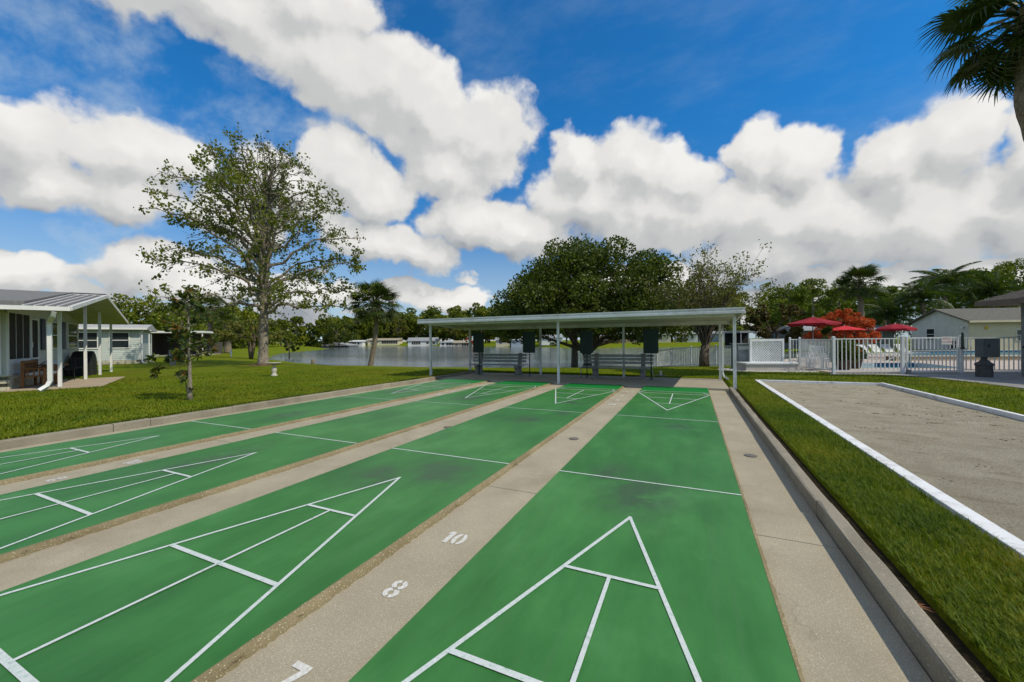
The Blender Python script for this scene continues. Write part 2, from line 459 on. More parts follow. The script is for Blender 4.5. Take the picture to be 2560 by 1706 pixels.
def make_ground():
    xs = np.unique(np.round(np.concatenate([
        [-2600,-1400,-800,-500,-360,-280], np.arange(-240, -60, 5.), np.arange(-60, -8.2, .8),
        [-8.104,-8.06], np.arange(-7.5, 2.4, 1.1), [2.46,2.504,2.585,2.61], np.arange(2.75, 3.3, .25), [3.37,3.40,3.50,3.54,4.5,5.5,6.62,6.66,6.74,6.78],
        np.arange(7.2, 16, .5), np.arange(16, 60, 2.), np.arange(60, 200, 10.), [260,400,700,1300,2600]]), 3))
    ys = np.unique(np.round(np.concatenate([
        [-900,-300,-100,-40,-20], np.arange(-14, 11.3, .7), [11.36,11.40,11.50,11.54,12.16,12.204], np.arange(12.6, 40, .5),
        np.arange(40, 160, 3.), [175,200,240,300,420,700,1300,2600]]), 3))
    X, Y = np.meshgrid(xs, ys)
    Z = gz(X, Y)
    e = 1e-4
    Z = np.where((X >= -8.06 - e) & (X <= 2.46 + e) & (Y <= 12.16 + e), -.35, Z)
    Z = np.where((X >= 2.46 - e) & (X <= 2.585 + e) & (Y <= 9.3), -.2, Z)
    Z = np.where((X >= 3.40 - e) & (X <= 6.74 + e) & (Y <= 11.50 + e) & (Y > -15), -.12, Z)
    Z = np.where(inside(POOLHOLE, X, Y), -.9, Z)
    nx, ny = len(xs), len(ys)
    i = np.arange(nx * ny).reshape(ny, nx)
    F = np.stack([i[:-1, :-1], i[:-1, 1:], i[1:, 1:], i[1:, :-1]], -1).reshape(-1, 4)
    me = np_mesh('ground', np.stack([X, Y, Z], -1).reshape(-1, 3), F)
    me.polygons.foreach_set('use_smooth', [True] * len(me.polygons))
    mt, n, l, b = new_mat('lawn_turf')
    tc = n.new('ShaderNodeTexCoord'); v = tc.outputs['Object']
    c = ramp2(n, l, noise_node(n, l, v, 38, 6, .7), [(.30, (.050, .088, .002)), (.5, (.115, .170, .002)), (.72, (.180, .220, .005))])
    big = ramp2(n, l, noise_node(n, l, v, .35, 5, .6), [(.42, (0, 0, 0)), (.66, (1, 1, 1))])
    c = mixc(n, l, big, c, ramp2(n, l, noise_node(n, l, v, 30, 5, .7), [(.3, (.085, .100, .003)), (.7, (.205, .195, .008))]))
    soil = ramp2(n, l, noise_node(n, l, v, 1.7, 6, .65), [(.62, (0, 0, 0)), (.74, (.55, .55, .55))])
    c = mixc(n, l, soil, c, (.10, .085, .035))
    l.new(c, b.inputs['Base Color']); b.inputs['Roughness'].default_value = .95; b.inputs['Specular IOR Level'].default_value = .08
    bump_node(n, l, b, noise_node(n, l, v, 26, 8, .75), .9, .06)
    tag(link('ground', me, mt), kind='structure')
make_ground()
def make_lake():
    mt, n, l, b = new_mat('lake_water')
    tc = n.new('ShaderNodeTexCoord')
    mp = n.new('ShaderNodeMapping'); mp.inputs['Scale'].default_value = (.55, 1.3, 1); mp.inputs['Rotation'].default_value = (0, 0, .35)
    l.new(tc.outputs['Object'], mp.inputs['Vector'])
    b.inputs['Base Color'].default_value = (.11, .14, .155, 1)
    b.inputs['Roughness'].default_value = .10
    b.inputs['Specular IOR Level'].default_value = .5
    b.inputs['IOR'].default_value = 1.33
    wind = ramp2(n, l, noise_node(n, l, mp.outputs[0], .035, 3), [(.4, (.25, .25, .25)), (.62, (1, 1, 1))])
    k = n.new('ShaderNodeMath'); k.operation = 'MULTIPLY'
    l.new(noise_node(n, l, mp.outputs[0], 2.6, 6, .6), k.inputs[0]); l.new(wind, k.inputs[1])
    bump_node(n, l, b, k.outputs[0], .38, .12)
    poly = [(float(x), float(y)) for x, y in LAKE]
    cxm, cym = -60.0, 75.0
    mb = MB()
    # one sheet a little larger than the shore line, hidden under the banks
    s = 1.0
    mb.add([(-190, 17, WATER_Z), (25, 17, WATER_Z), (25, 150, WATER_Z), (-190, 150, WATER_Z)], [(0, 1, 2, 3)])
    tag(mb.build('lake', mt), kind='structure')
make_lake()

# ------------------------------------------------------------------ courts
def court_paint():
    mt, n, l, b = new_mat('green_court_paint')
    tc = n.new('ShaderNodeTexCoord'); v = tc.outputs['Object']
    c = ramp2(n, l, noise_node(n, l, v, .55, 5, .55), [(.30, (.034, .150, .034)), (.5, (.048, .195, .044)), (.70, (.070, .235, .058))])
    st = n.new('ShaderNodeMapping'); st.inputs['Scale'].default_value = (1.3, .35, 1); l.new(v, st.inputs['Vector'])
    w = ramp2(n, l, noise_node(n, l, st.outputs[0], 2.4, 8, .68), [(.34, (.60, .70, .62)), (.62, (1, 1, 1))])
    c = mixc(n, l, .85, c, w, 'MULTIPLY')
    # worn, rubbed patches where the discs stop
    acc = None
    for (x, y, rx, ry) in ((.92,-.35,.75,1.0),(.55,.2,.4,.6),(1.15,3.0,.45,.5),(-1.25,-.55,.85,.75),(-1.9,-.95,.6,.7),(-1.5,2.6,.6,.7),(-1.0,3.4,.3,.3),(-4.3,-1.3,.5,1.2),(-4.0,4.6,.8,.9),(-6.3,1.2,.55,.9),(-6.9,-3.2,.7,1.0),(-6.7,5.1,.7,.8),(-1.2,4.9,.6,.5)):
        mp = n.new('ShaderNodeMapping'); mp.vector_type = 'TEXTURE'
        mp.inputs['Location'].default_value = (x, y, 0); mp.inputs['Scale'].default_value = (rx, ry, 1)
        l.new(v, mp.inputs['Vector'])
        g = n.new('ShaderNodeTexGradient'); g.gradient_type = 'QUADRATIC_SPHERE'; l.new(mp.outputs[0], g.inputs[0])
        if acc is None: acc = g.outputs[1]
        else:
            k = n.new('ShaderNodeMath'); k.operation = 'MAXIMUM'; l.new(acc, k.inputs[0]); l.new(g.outputs[1], k.inputs[1]); acc = k.outputs[0]
    nz = ramp2(n, l, noise_node(n, l, v, 3.2, 7, .7), [(.34, (0, 0, 0)), (.62, (1.0, 1.0, 1.0))])
    k = n.new('ShaderNodeMath'); k.operation = 'MULTIPLY'; l.new(acc, k.inputs[0]); l.new(nz, k.inputs[1])
    k2 = n.new('ShaderNodeMath'); k2.operation = 'MULTIPLY'; k2.use_clamp = True; k2.inputs[1].default_value = 2.4; l.new(k.outputs[0], k2.inputs[0])
    c = mixc(n, l, k2.outputs[0], c, (.046, .105, .044))
    # long rubbed tracks along the lane
    tk = n.new('ShaderNodeMapping'); tk.inputs['Scale'].default_value = (9.0, .22, 1); l.new(v, tk.inputs['Vector'])
    tr_ = ramp2(n, l, noise_node(n, l, tk.outputs[0], 1.5, 6, .7), [(.52, (0, 0, 0)), (.74, (.5, .5, .5))])
    c = mixc(n, l, tr_, c, (.062, .165, .060))
    fd = ramp2(n, l, noise_node(n, l, v, 1.1, 7, .65), [(.55, (0, 0, 0)), (.80, (.45, .45, .45))])
    c = mixc(n, l, fd, c, (.095, .275, .095))
    # chips and specks
    sp = ramp2(n, l, noise_node(n, l, v, 46, 3, .6), [(.70, (0, 0, 0)), (.76, (.45, .45, .45))])
    c = mixc(n, l, sp, c, (.035, .10, .04))
    l.new(c, b.inputs['Base Color'])
    b.inputs['Roughness'].default_value = .52
    b.inputs['Specular IOR Level'].default_value = .28
    bump_node(n, l, b, noise_node(n, l, v, 90, 5, .7), .16, .004)
    return mt
PAINT = court_paint()
FRESH = pmat('fresh_green_paint', (.008, .205, .035), (.006, .17, .030), 1.3, .55, .1, 90, .25)
def line_paint():
    mt, n, l, b = new_mat('white_line_paint')
    tc = n.new('ShaderNodeTexCoord'); v = tc.outputs['Object']
    c = ramp2(n, l, noise_node(n, l, v, 42, 6, .7), [(.28, (.10, .26, .10)), (.37, (.44, .53, .47)), (.50, (.56, .60, .57)), (.72, (.64, .66, .64))])
    l.new(c, b.inputs['Base Color']); b.inputs['Roughness'].default_value = .6
    return mt
LINE = line_paint()
def aggregate(name, c1, c2, fleck, scale, dens, bump=.5, stain=None):
    mt, n, l, b = new_mat(name)
    tc = n.new('ShaderNodeTexCoord'); v = tc.outputs['Object']
    c = ramp2(n, l, noise_node(n, l, v, 1.6, 6, .6), [(.32, c1), (.66, c2)])
    gr = ramp2(n, l, noise_node(n, l, v, 120, 3, .6), [(.3, (.74, .74, .74)), (.7, (1.08, 1.08, 1.08))])
    c = mixc(n, l, 1.0, c, gr, 'MULTIPLY')
    vo = n.new('ShaderNodeTexVoronoi'); vo.inputs['Scale'].default_value = scale; l.new(v, vo.inputs['Vector'])
    msk = n.new('ShaderNodeMath'); msk.operation = 'LESS_THAN'; msk.inputs[1].default_value = .30; l.new(vo.outputs['Distance'], msk.inputs[0])
    sel = n.new('ShaderNodeSeparateColor'); l.new(vo.outputs['Color'], sel.inputs[0])
    gt = n.new('ShaderNodeMath'); gt.operation = 'GREATER_THAN'; gt.inputs[1].default_value = 1 - dens; l.new(sel.outputs[0], gt.inputs[0])
    mm = n.new('ShaderNodeMath'); mm.operation = 'MULTIPLY'; l.new(msk.outputs[0], mm.inputs[0]); l.new(gt.outputs[0], mm.inputs[1])
    c = mixc(n, l, mm.outputs[0], c, fleck)
    # hairline cracks wandering through the slab
    wv = n.new('ShaderNodeVectorMath'); wv.operation = 'ADD'
    nz = n.new('ShaderNodeTexNoise'); nz.inputs['Scale'].default_value = 3.0; nz.inputs['Detail'].default_value = 5; l.new(v, nz.inputs['Vector'])
    sc_ = n.new('ShaderNodeVectorMath'); sc_.operation = 'SCALE'; sc_.inputs['Scale'].default_value = .55; l.new(nz.outputs['Color'], sc_.inputs[0])
    l.new(v, wv.inputs[0]); l.new(sc_.outputs[0], wv.inputs[1])
    vc = n.new('ShaderNodeTexVoronoi'); vc.feature = 'DISTANCE_TO_EDGE'; vc.voronoi_dimensions = '2D'; vc.inputs['Scale'].default_value = .62; l.new(wv.outputs[0], vc.inputs['Vector'])
    ck = ramp2(n, l, vc.outputs['Distance'], [(.001, (.42, .42, .42)), (.0042, (0, 0, 0))])
    ckm = mixc(n, l, 1.0, ck, ramp2(n, l, noise_node(n, l, v, .8, 2), [(.48, (0, 0, 0)), (.56, (1, 1, 1))]), 'MULTIPLY')
    c = mixc(n, l, ckm, c, tuple(x * .45 for x in c2))
    if stain:
        s = ramp2(n, l, noise_node(n, l, v, .9, 8, .7), [(.52, (0, 0, 0)), (.72, (.75, .75, .75))])
        c = mixc(n, l, s, c, stain)
    l.new(c, b.inputs['Base Color']); b.inputs['Roughness'].default_value = .88; b.inputs['Specular IOR Level'].default_value = .2
    bump_node(n, l, b, noise_node(n, l, v, 85, 6, .7), bump, .006)
    return mt
GUTTER = aggregate('exposed_shell_concrete', (.43, .375, .265), (.355, .305, .215), (.60, .55, .44), 150, .24, .5, (.27, .225, .15))
KERB_MAT = aggregate('old_kerb_concrete', (.34, .30, .225), (.24, .21, .155), (.46, .42, .34), 90, .10, .8, (.13, .115, .085))
EDGE_MAT = aggregate('crumbled_slab_edge', (.30, .245, .14), (.20, .16, .085), (.48, .42, .30), 95, .30, .9, (.12, .095, .05))
SLAB = aggregate('smooth_slab_concrete', (.42, .37, .28), (.35, .31, .23), (.5, .47, .4), 90, .06, .35, (.28, .245, .18))
SOIL = pmat('dark_soil', (.022, .018, .011), (.045, .034, .018), 9, 1, .9, 30, .05, dist=.03)

LANES = [0.0, -2.47, -4.97, -7.47]     # left edge of each lane
LW = 1.83
Y0, Y1 = -9.6, 8.96
COURT_LABELS = ['green shuffleboard lane nearest the bocce court', 'green shuffleboard lane second from the bocce court',
                'green shuffleboard lane third from the bocce court', 'green shuffleboard lane beside the left lawn']
def strip(p0, p1, w, z):
    p0, p1 = Vector((*p0, z)), Vector((*p1, z)); d = (p1 - p0).normalized(); a = Vector((-d.y, d.x, 0)) * (w / 2)
    return MB().add([p0 - a, p1 - a, p1 + a, p0 + a], [(0, 1, 2, 3)])
def make_court(i, x0):
    x1 = x0 + LW; xc = (x0 + x1) / 2
    rng = random.Random(40 + i)
    court = MB().box(x0, x1, Y0, Y1, -.12, 0.0).build('shuffleboard_court', PAINT)
    tag(court, COURT_LABELS[i], kind='structure')
    MB().add([(x0 + .002, 7.80, .003), (x1 - .002, 7.80, .003), (x1 - .002, Y1, .003), (x0 + .002, Y1, .003)], [(0, 1, 2, 3)]).build('standby_panel', FRESH, court)
    def ln(p0, p1, w, z): strip(p0, p1, w, z).build('painted_line', LINE, court)
    for far in (0, 1):
        f = (lambda d: 3.658 + .914 + d) if far else (lambda d: -.914 - d)
        e = .005
        ln((x0 + e, f(-.914)), (x1 - e, f(-.914)), .022, .004)                        # lag line
        for s in (-1, 1): ln((xc - s * .004, f(-.012)), (xc + s * (LW / 2 - .012), f(2.743)), .027, .005 + .0004 * s)
        ln((xc - .305, f(.914)), (xc + .305, f(.914)), .03, .0065)
        ln((xc - .61, f(1.829)), (xc + .61, f(1.829)), .034, .0065)
        ln((x0 + .02, f(2.743)), (x1 - .02, f(2.743)), .034, .0065)
        ln((xc, f(.914)), (xc, f(2.743)), .024, .008)
        ln((x0 + .02, f(3.2)), (x1 - .02, f(3.2)), .03, .0065)
        for s in (-1, 1): ln((xc + s * (LW / 2 - .02), f(2.80)), (xc + s * (LW / 2 - .16), f(3.18)), .025, .005)
    # crumbling right hand edge of the raised slab
    ny = 700
    V, F = [], []
    for j in range(ny + 1):
        y = Y0 + (Y1 - Y0) * j / ny
        big = .5 + .5 * math.sin(y * 1.7 + i * 2.1) * math.sin(y * .63 + i)
        amp = .35 if i == 0 else 1.0; j1 = rng.gauss(0, .002) * amp; j2 = rng.gauss(0, .006) * amp; j3 = rng.gauss(0, .008) * amp; big *= amp
        V += [(x1 - .004 - .006 * big + j1 * .6, y, .0018), (x1 + .005 + j1, y, .0012), (x1 + .016 + .008 * big + j2, y, -.017 + j3 * .6),
              (x1 + .024 + .010 * big + j3, y, -.036 + j2 * .5), (x1 + .030 + .012 * big + j2, y, -.062)]
        if j:
            a = (j - 1) * 5
            for k in range(4): F.append((a + k, a + k + 1, a + k + 6, a + k + 5))
    np_mesh_o = np_mesh('rough_edge', np.array(V), np.array(F))
    link('rough_edge', np_mesh_o, EDGE_MAT, court)
    return court
for i, x0 in enumerate(LANES): make_court(i, x0)

# walkways (gutters) between the lanes, cast in bays with open joints
GUT_Z = -.05
GUT = [(1.83, 2.38, 'concrete walkway along the right kerb', .0), (-.64, 0.0, 'concrete walkway between the first two lanes', .0),
       (-3.14, -2.47, 'concrete walkway between the middle lanes', .0), (-5.64, -4.97, 'concrete walkway between the two left lanes', .0), (-7.97, -7.47, 'narrow concrete margin along the left kerb', .0)]
joints = [-9.6, -6.4, -3.75, -.62, 2.55, 5.75, 7.35, 8.955]
def make_gutter(k, x0, x1, lab):
    rng = random.Random(7 + k)
    root = thing('walkway', lab, None, (0, 0, 0), kind='structure')
    off = rng.uniform(-.25, .25) if k not in (1,) else 0
    js = [joints[0]] + [j + off for j in joints[1:-1]] + [joints[-1]]
    for a, b in zip(js[:-1], js[1:]):
        dz = rng.uniform(-.0012, .0012)
        MB().box(x0 + .001, x1 - .001, a + .003, b - .003, -.2, GUT_Z + dz).build('concrete_slab', GUTTER, root)
    return root
walks = [make_gutter(k, g[0], g[1], g[2]) for k, g in enumerate(GUT)]
MB().box(-7.96, 2.375, -9.6, 8.95, -.3, -.085).build('joint_fill', SOIL, walks[1])

# stencilled numbers
def arc_strip(mb, cx, cy, rx, ry, w, a0, a1, n=16):
    vs = []
    for i in range(n + 1):
        t = R(a0 + (a1 - a0) * i / n); c, s = math.cos(t), math.sin(t)
        vs += [(cx + (rx - w) * c, cy + (ry - w * .9) * s, 0), (cx + rx * c, cy + ry * s, 0)]
    return mb.add(vs, [(2 * i, 2 * i + 1, 2 * i + 3, 2 * i + 2) for i in range(n)])
def glyph(mb, ch, x, h):
    """stencil digit with its left edge at x, returns advance"""
    w = h * .60; t = h * .19
    if ch == '0':
        for a0, a1 in ((-76, 76), (104, 256)): arc_strip(mb, x + w / 2, h / 2, w / 2, h / 2, t, a0, a1)
    elif ch == '8':
        for cyy, ry, g in ((h * .735, h * .265, 1), (h * .265, h * .265, -1)):
            for a0, a1 in ((-78, 78), (102, 258)): arc_strip(mb, x + w / 2, cyy, w / 2, ry + .01 * h, t, a0, a1, 12)
    elif ch == '1':
        w = h * .34
        mb.add([(x + w - t * 1.15, 0, 0), (x + w, 0, 0), (x + w, h, 0), (x + w - t * 1.15, h, 0)], [(0, 1, 2, 3)])
        mb.add([(x, h * .70, 0), (x + w - t * 1.15, h * .82, 0), (x + w - t * 1.15, h, 0), (x, h * .84, 0)], [(0, 1, 2, 3)])
    elif ch == '7':
        mb.add([(x, h - t * 1.1, 0), (x + w, h - t * 1.1, 0), (x + w, h, 0), (x, h, 0)], [(0, 1, 2, 3)])
        mb.add([(x + w * .15, 0, 0), (x + w * .50, 0, 0), (x + w, h - t * 1.1, 0), (x + w * .62, h - t * 1.1, 0)], [(0, 1, 2, 3)])
    elif ch == 'O':
        for a0, a1 in ((-76, 76), (104, 256)): arc_strip(mb, x + w / 2, h / 2, w / 2, h / 2, t, a0, a1)
    elif ch == 'F':
        mb.add([(x, 0, 0), (x + t, 0, 0), (x + t, h, 0), (x, h, 0)], [(0, 1, 2, 3)])
        mb.add([(x + t * 1.25, h - t, 0), (x + w * .9, h - t, 0), (x + w * .9, h, 0), (x + t * 1.25, h, 0)], [(0, 1, 2, 3)])
        mb.add([(x + t * 1.25, h * .42, 0), (x + w * .75, h * .42, 0), (x + w * .75, h * .42 + t, 0), (x + t * 1.25, h * .42 + t, 0)], [(0, 1, 2, 3)])
    return w + h * .10
STENCIL = pmat('white_stencil_paint', (.70, .69, .65), (.52, .49, .42), 45, .7, .2, 90)
def number(txt, x, y, flip, parent, h=.175):
    mb = MB(); w = 0
    for ch in txt:
        w += glyph(mb, ch, w, h) if ch != ' ' else h * .25
    w -= h * .1
    mb.v = [(a - w / 2, b - h / 2, c) for a, b, c in mb.v]
    mb.build('painted_number', STENCIL, parent, loc=(x, y, GUT_Z + .0035), rot=(0, 0, math.pi if flip else 0))
for wk, x in ((1, -.31), (3, -5.31)):
    number('10', x, -1.72, False, walks[wk]); number('8', x, -2.41, False, walks[wk]); number('7', x, -3.13, False, walks[wk])
    number('10', x - .04, 5.24, True, walks[wk]); number('8', x - .04, 5.96, True, walks[wk]); number('7', x - .04, 6.81, True, walks[wk])
    number('10 OFF', x - .02, 7.70, True, walks[wk], .12)
# floor drains
IRON = pmat('rusty_drain_iron', (.12, .11, .095), (.17, .15, .125), 20, .8)
for x, y, wk in ((-.30, 1.68, 1), (-2.62, 1.62, 2), (2.10, 1.70, 0)):
    mb = MB().lathe([(.075, 0), (.075, .006), (.06, .007)], (0, 0, 0), 20)
    mb.build('drain_cover', IRON, walks[wk], loc=(x, y, GUT_Z + .0035))

# kerbs in cast lengths
def kerb(lab, x0, x1, ztop, ys, zb=-.3, seed=1):
    rng = random.Random(seed)
    root = thing('kerb', lab, None, (0, 0, 0), kind='structure')
    for a, b in zip(ys[:-1], ys[1:]):
        dx, dz = rng.uniform(-.006, .006), rng.uniform(-.006, .006)
        w = x1 - x0; n = max(2, int((b - a) / .35))
        mb = MB(); prof = [(0, zb), (0, ztop - .018), (.006, ztop - .005), (.02, ztop), (w - .02, ztop), (w - .006, ztop - .006), (w, ztop - .02), (w, zb)]
        for j in range(n + 1):
            y = a + .004 + (b - a - .008) * j / n
            for k, (px, pz) in enumerate(prof):
                q = rng.gauss(0, .0022) if 0 < k < 7 else 0
                mb.v.append((x0 + dx + px + q, y, pz + dz + (q if pz > 0 else 0)))
        np_ = len(prof)
        for j in range(n):
            for k in range(np_ - 1):
                u = j * np_ + k; mb.f.append((u, u + np_, u + np_ + 1, u + 1))
        mb.f.append(tuple(range(np_))); mb.f.append(tuple(reversed([n * np_ + k for k in range(np_)])))
        mb.build('kerb_stone', KERB_MAT, root)
    return root
kerb('worn concrete kerb along the left lawn', -8.095, -7.97, .088, [-9.6, -7.0, -4.6, -2.35, -.95, -.42, 1.05, 2.6, 4.4, 6.2, 7.9, 9.9, 11.2, 12.2], seed=3)
kerb('concrete kerb along the grass strip beside the bocce court', 2.383, 2.498, .075, [-9.6, -6.0, -2.9, -.1, 2.9, 5.9, 8.9], seed=5)
MB().box(2.50, 2.606, -9.6, 9.3, -.2, .004).build('soil_strip', SOIL)['kind'] = 'structure'
# slab under the shelter
slab = thing('shelter_slab', 'concrete slab under the shelter', None, kind='structure')
for a, b in zip([-7.97, -5.3, -2.7, -.1], [-5.3, -2.7, -.1, 2.42]):
    MB().box(a + .004, b - .004, 8.966, 12.2, -.3, -.004).build('concrete_slab', SLAB, slab)

# ------------------------------------------------------------------ bocce court
def sand():
    mt, n, l, b = new_mat('crushed_shell_bed')
    tc = n.new('ShaderNodeTexCoord'); v = tc.outputs['Object']
    c = ramp2(n, l, noise_node(n, l, v, 2.0, 6, .6), [(.3, (.32, .28, .20)), (.7, (.43, .385, .29))])
    g = ramp2(n, l, noise_node(n, l, v, 55, 6, .8), [(.34, (.40, .38, .34)), (.48, (.95, .95, .95)), (.68, (1.3, 1.3, 1.27))])
    c = mixc(n, l, 1.0, c, g, 'MULTIPLY')
    mp = n.new('ShaderNodeMapping'); mp.inputs['Scale'].default_value = (.7, 2.2, 1); l.new(v, mp.inputs['Vector'])
    w = ramp2(n, l, noise_node(n, l, mp.outputs[0], 1.8, 8, .72), [(.56, (0, 0, 0)), (.70, (.8, .8, .8))])
    c = mixc(n, l, w, c, (.17, .14, .085))
    l.new(c, b.inputs['Base Color']); b.inputs['Roughness'].default_value = .95; b.inputs['Specular IOR Level'].default_value = .1
    bump_node(n, l, b, noise_node(n, l, v, 50, 7, .8), 1.0, .03)
    return mt
def make_bocce():
    root = thing('bocce_court', 'crushed shell bocce bed framed by white boards', None, (0, 0, 0), kind='structure')
    xs = np.linspace(3.45, 6.70, 40); ys = np.linspace(-9.5, 11.45, 240)
    X, Y = np.meshgrid(xs, ys); rng = np.random.default_rng(3)
    Z = .012 + .006 * np.sin(X * 2.1) * np.sin(Y * 1.3) + rng.normal(0, .0022, X.shape)
    i = np.arange(X.size).reshape(X.shape)
    F = np.stack([i[:-1, :-1], i[:-1, 1:], i[1:, 1:], i[1:, :-1]], -1).reshape(-1, 4)
    me = np_mesh('shell_bed', np.stack([X, Y, Z], -1).reshape(-1, 3), F)
    me.polygons.foreach_set('use_smooth', [True] * len(me.polygons))
    link('shell_bed', me, sand(), root)
    wb = pmat('white_board_paint', (.78, .78, .77), (.70, .70, .69), 4, .6, .25, 50, .3, dirt=(.40, .38, .34), dscale=7)
    cuts = [-9.5, -5.8, -2.1, 1.6, 5.3, 9.0, 11.40]
    for a, b in zip(cuts[:-1], cuts[1:]):
        MB().box(3.37, 3.505, a + .003, b - .003, -.1, .072).build('border_board', wb, root, bevel=.006)
    cuts = [-9.5, -4.4, -.8, 2.8, 6.4, 11.40]
    for a, b in zip(cuts[:-1], cuts[1:]):
        MB().box(6.665, 6.755, a + .003, b - .003, -.1, .105).build('border_board', wb, root, bevel=.006)
    for a, b in ((3.37, 5.1), (5.1, 6.755)):
        MB().box(a + .003, b - .003, 11.405, 11.50, -.1, .085).build('border_board', wb, root, bevel=.006)
make_bocce()

# path along the pool fence
PATH = pmat('grey_path_concrete', (.27, .265, .25), (.21, .205, .19), 1.5, .9, .3, 70)
pth = MB().prism([(6.35,15.05),(7.6,15.32),(8.5,15.30),(9.1,14.4),(9.45,12.9),(9.75,11.2),(10.1,8.0),(13.5,8.0),(14.6,18.0),(12.85,17.55),(10.95,16.98),(8.95,16.10),(6.5,15.36)], -.05, .062).build('path', PATH)
tag(pth, 'grey concrete path beside the pool fence', kind='structure')
# ------------------------------------------------------------------ shelter
def make_shelter():
    s = thing('shelter', 'long white open shelter with a flat metal roof at the end of the lanes', 'shelter', (0, 0, 0))
    XL, XR, YF, YB = -8.72, 2.76, 8.6, 12.45
    zf, zb = 2.40, 2.20
    # roof deck of interlocking pans
    roof = MB()
    n = 38; w = (XR - XL - .06) / n
    top = MB()
    for i in range(n):
        a = XL + .03 + i * w
        top.add([(a + .004, YF + .03, zf - .02), (a + w - .004, YF + .03, zf - .02), (a + w - .004, YB - .03, zb - .02), (a + .004, YB - .03, zb - .02),
                 (a + .004, YF + .03, zf - .075), (a + w - .004, YF + .03, zf - .075), (a + w - .004, YB - .03, zb - .075), (a + .004, YB - .03, zb - .075)],
                [(0, 1, 2, 3), (7, 6, 5, 4), (0, 4, 5, 1), (1, 5, 6, 2), (2, 6, 7, 3), (3, 7, 4, 0)])
    rp = top.build('roof', SOFFIT, s)
    # front fascia: stepped gutter profile
    def fascia(p0, p1, out, ztop0, ztop1, name):
        prof = [(0, 0), (.075, 0), (.075, -.035), (.055, -.055), (.055, -.085), (.078, -.10), (.078, -.168), (0, -.168)]
        mb = MB(); o = Vector(out)
        for p, zt in ((p0, ztop0), (p1, ztop1)):
            for d, z in prof: mb.v.append((p[0] + o.x * d, p[1] + o.y * d, zt + z))
        k = len(prof)
        for i in range(k): mb.f.append((i, (i + 1) % k, k + (i + 1) % k, k + i))
        mb.f += [tuple(range(k)), tuple(reversed(range(k, 2 * k)))]
        return mb.build(name, WHITE, s)
    fascia((XR, YF + .025), (XL, YF + .025), (0, -1, 0), zf, zf, 'fascia')
    fascia((XR - .025, YB), (XR - .025, YF + .03), (1, 0, 0), zb + .0, zf - .002, 'fascia')
    fascia((XL + .025, YF + .03), (XL + .025, YB), (-1, 0, 0), zf - .002, zb, 'fascia')
    g = fascia((XL, YB - .025), (XR, YB - .025), (0, 1, 0), zb, zb, 'gutter')
    # carrying beams
    MB().box(XL + .25, XR - .2, 8.955, 9.055, zf - .235, zf - .10).build('beam', WHITE, s)
    MB().box(XL + .25, XR - .2, 11.70, 11.80, zb - .16, zb - .045).build('beam', WHITE, s)
    def post(x, y, z0, z1, w=.078):
        mb = MB()
        h = w / 2
        pts = [(-h, -h), (-h * .25, -h), (-h * .2, -h * .82), (h * .2, -h * .82), (h * .25, -h), (h, -h), (h, h), (-h, h)]
        mb.prism([(x + a, y + b) for a, b in pts], z0, z1)
        p = mb.build('post', WHITE, s)
        MB().box(x - .07, x + .07, y - .07, y + .07, z0, z0 + .008).build('base_plate', STEEL, p)
        for sx in (-1, 1): MB().box(x + sx * .052 - .01, x + sx * .052 + .01, y - .05, y - .03, z0 + .008, z0 + .02).build('bolt', STEEL, p)
    post(2.553, 9.0, -.02, zf - .235, .085); post(-2.903, 9.0, GUT_Z - .01, zf - .235); post(-8.40, 9.0, .02, zf - .235)
    for x in (-8.156, -4.602, -1.074, 2.33): post(x, 11.75, -.004, zb - .16)
    # rain pipe at the right rear corner
    mb = MB()
    path = [(2.46, 12.38, zb - .12), (2.46, 12.30, zb - .22), (2.42, 11.86, zb - .34), (2.42, 11.84, .25), (2.46, 11.78, .12), (2.58, 11.66, .05)]
    for a, b in zip(path[:-1], path[1:]): mb.bar(a, b, .055, .075, (0, 1, 0))
    mb.build('downspout', WHITE, s)
    mb = MB()
    for a, b in zip([(-8.45, 8.9, 2.2), (-8.45, 8.9, 2.0)], [(-8.45, 8.9, 2.0), (-8.45, 9.0, 1.9)]): mb.bar(a, b, .012, .012)
    return s
make_shelter()

# ------------------------------------------------------------------ benches
def make_bench(x0, x1, y, legs, label):
    b = thing('bench', label, 'bench', ((x0 + x1) / 2, y, -.004), group='benches under the shelter')
    cx_ = (x0 + x1) / 2; a, c = x0 - cx_, x1 - cx_
    for k, yy in enumerate((-.24, -.10, .04)):
        MB().box(a, c, yy - .062, yy + .062, .425, .462).build('seat_slat', GREY_WOOD, b, bevel=.006)
    for k, z in enumerate((.60, .735, .87)):
        t = .15 + k * .035
        mb = MB().bar((a, t, z), (c, t, z), .034, .098, (0, .25, 1)); mb.build('back_slat', GREY_WOOD, b)
    for lx in legs:
        lx -= cx_
        mb = MB()
        poly = [(-.30, 0), (.20, 0), (.20, .30), (.17, .42), (.30, .93), (.25, .96), (.175, .94), (.09, .425), (-.30, .425), (-.30, .33), (-.22, .25), (-.22, .12), (-.30, .08)]
        n = len(poly); w = .075
        mb.add([(lx - w, p[0], p[1]) for p in poly] + [(lx + w, p[0], p[1]) for p in poly],
               [tuple(range(n)), tuple(reversed(range(n, 2 * n)))] + [((i + 1) % n, i, n + i, n + (i + 1) % n) for i in range(n)])
        lg = mb.build('leg', CONC_DARK, b)
        for z in (.60, .735, .87):
            MB().tube([(lx, .10 + (z - .6) * .26, z), (lx, .06 + (z - .6) * .26, z)], .012, 6).build('bolt', STEEL, lg)
    return b
make_bench(-7.85, -5.2, 11.38, (-7.46, -5.50), 'left grey slatted bench with cast concrete legs under the shelter')
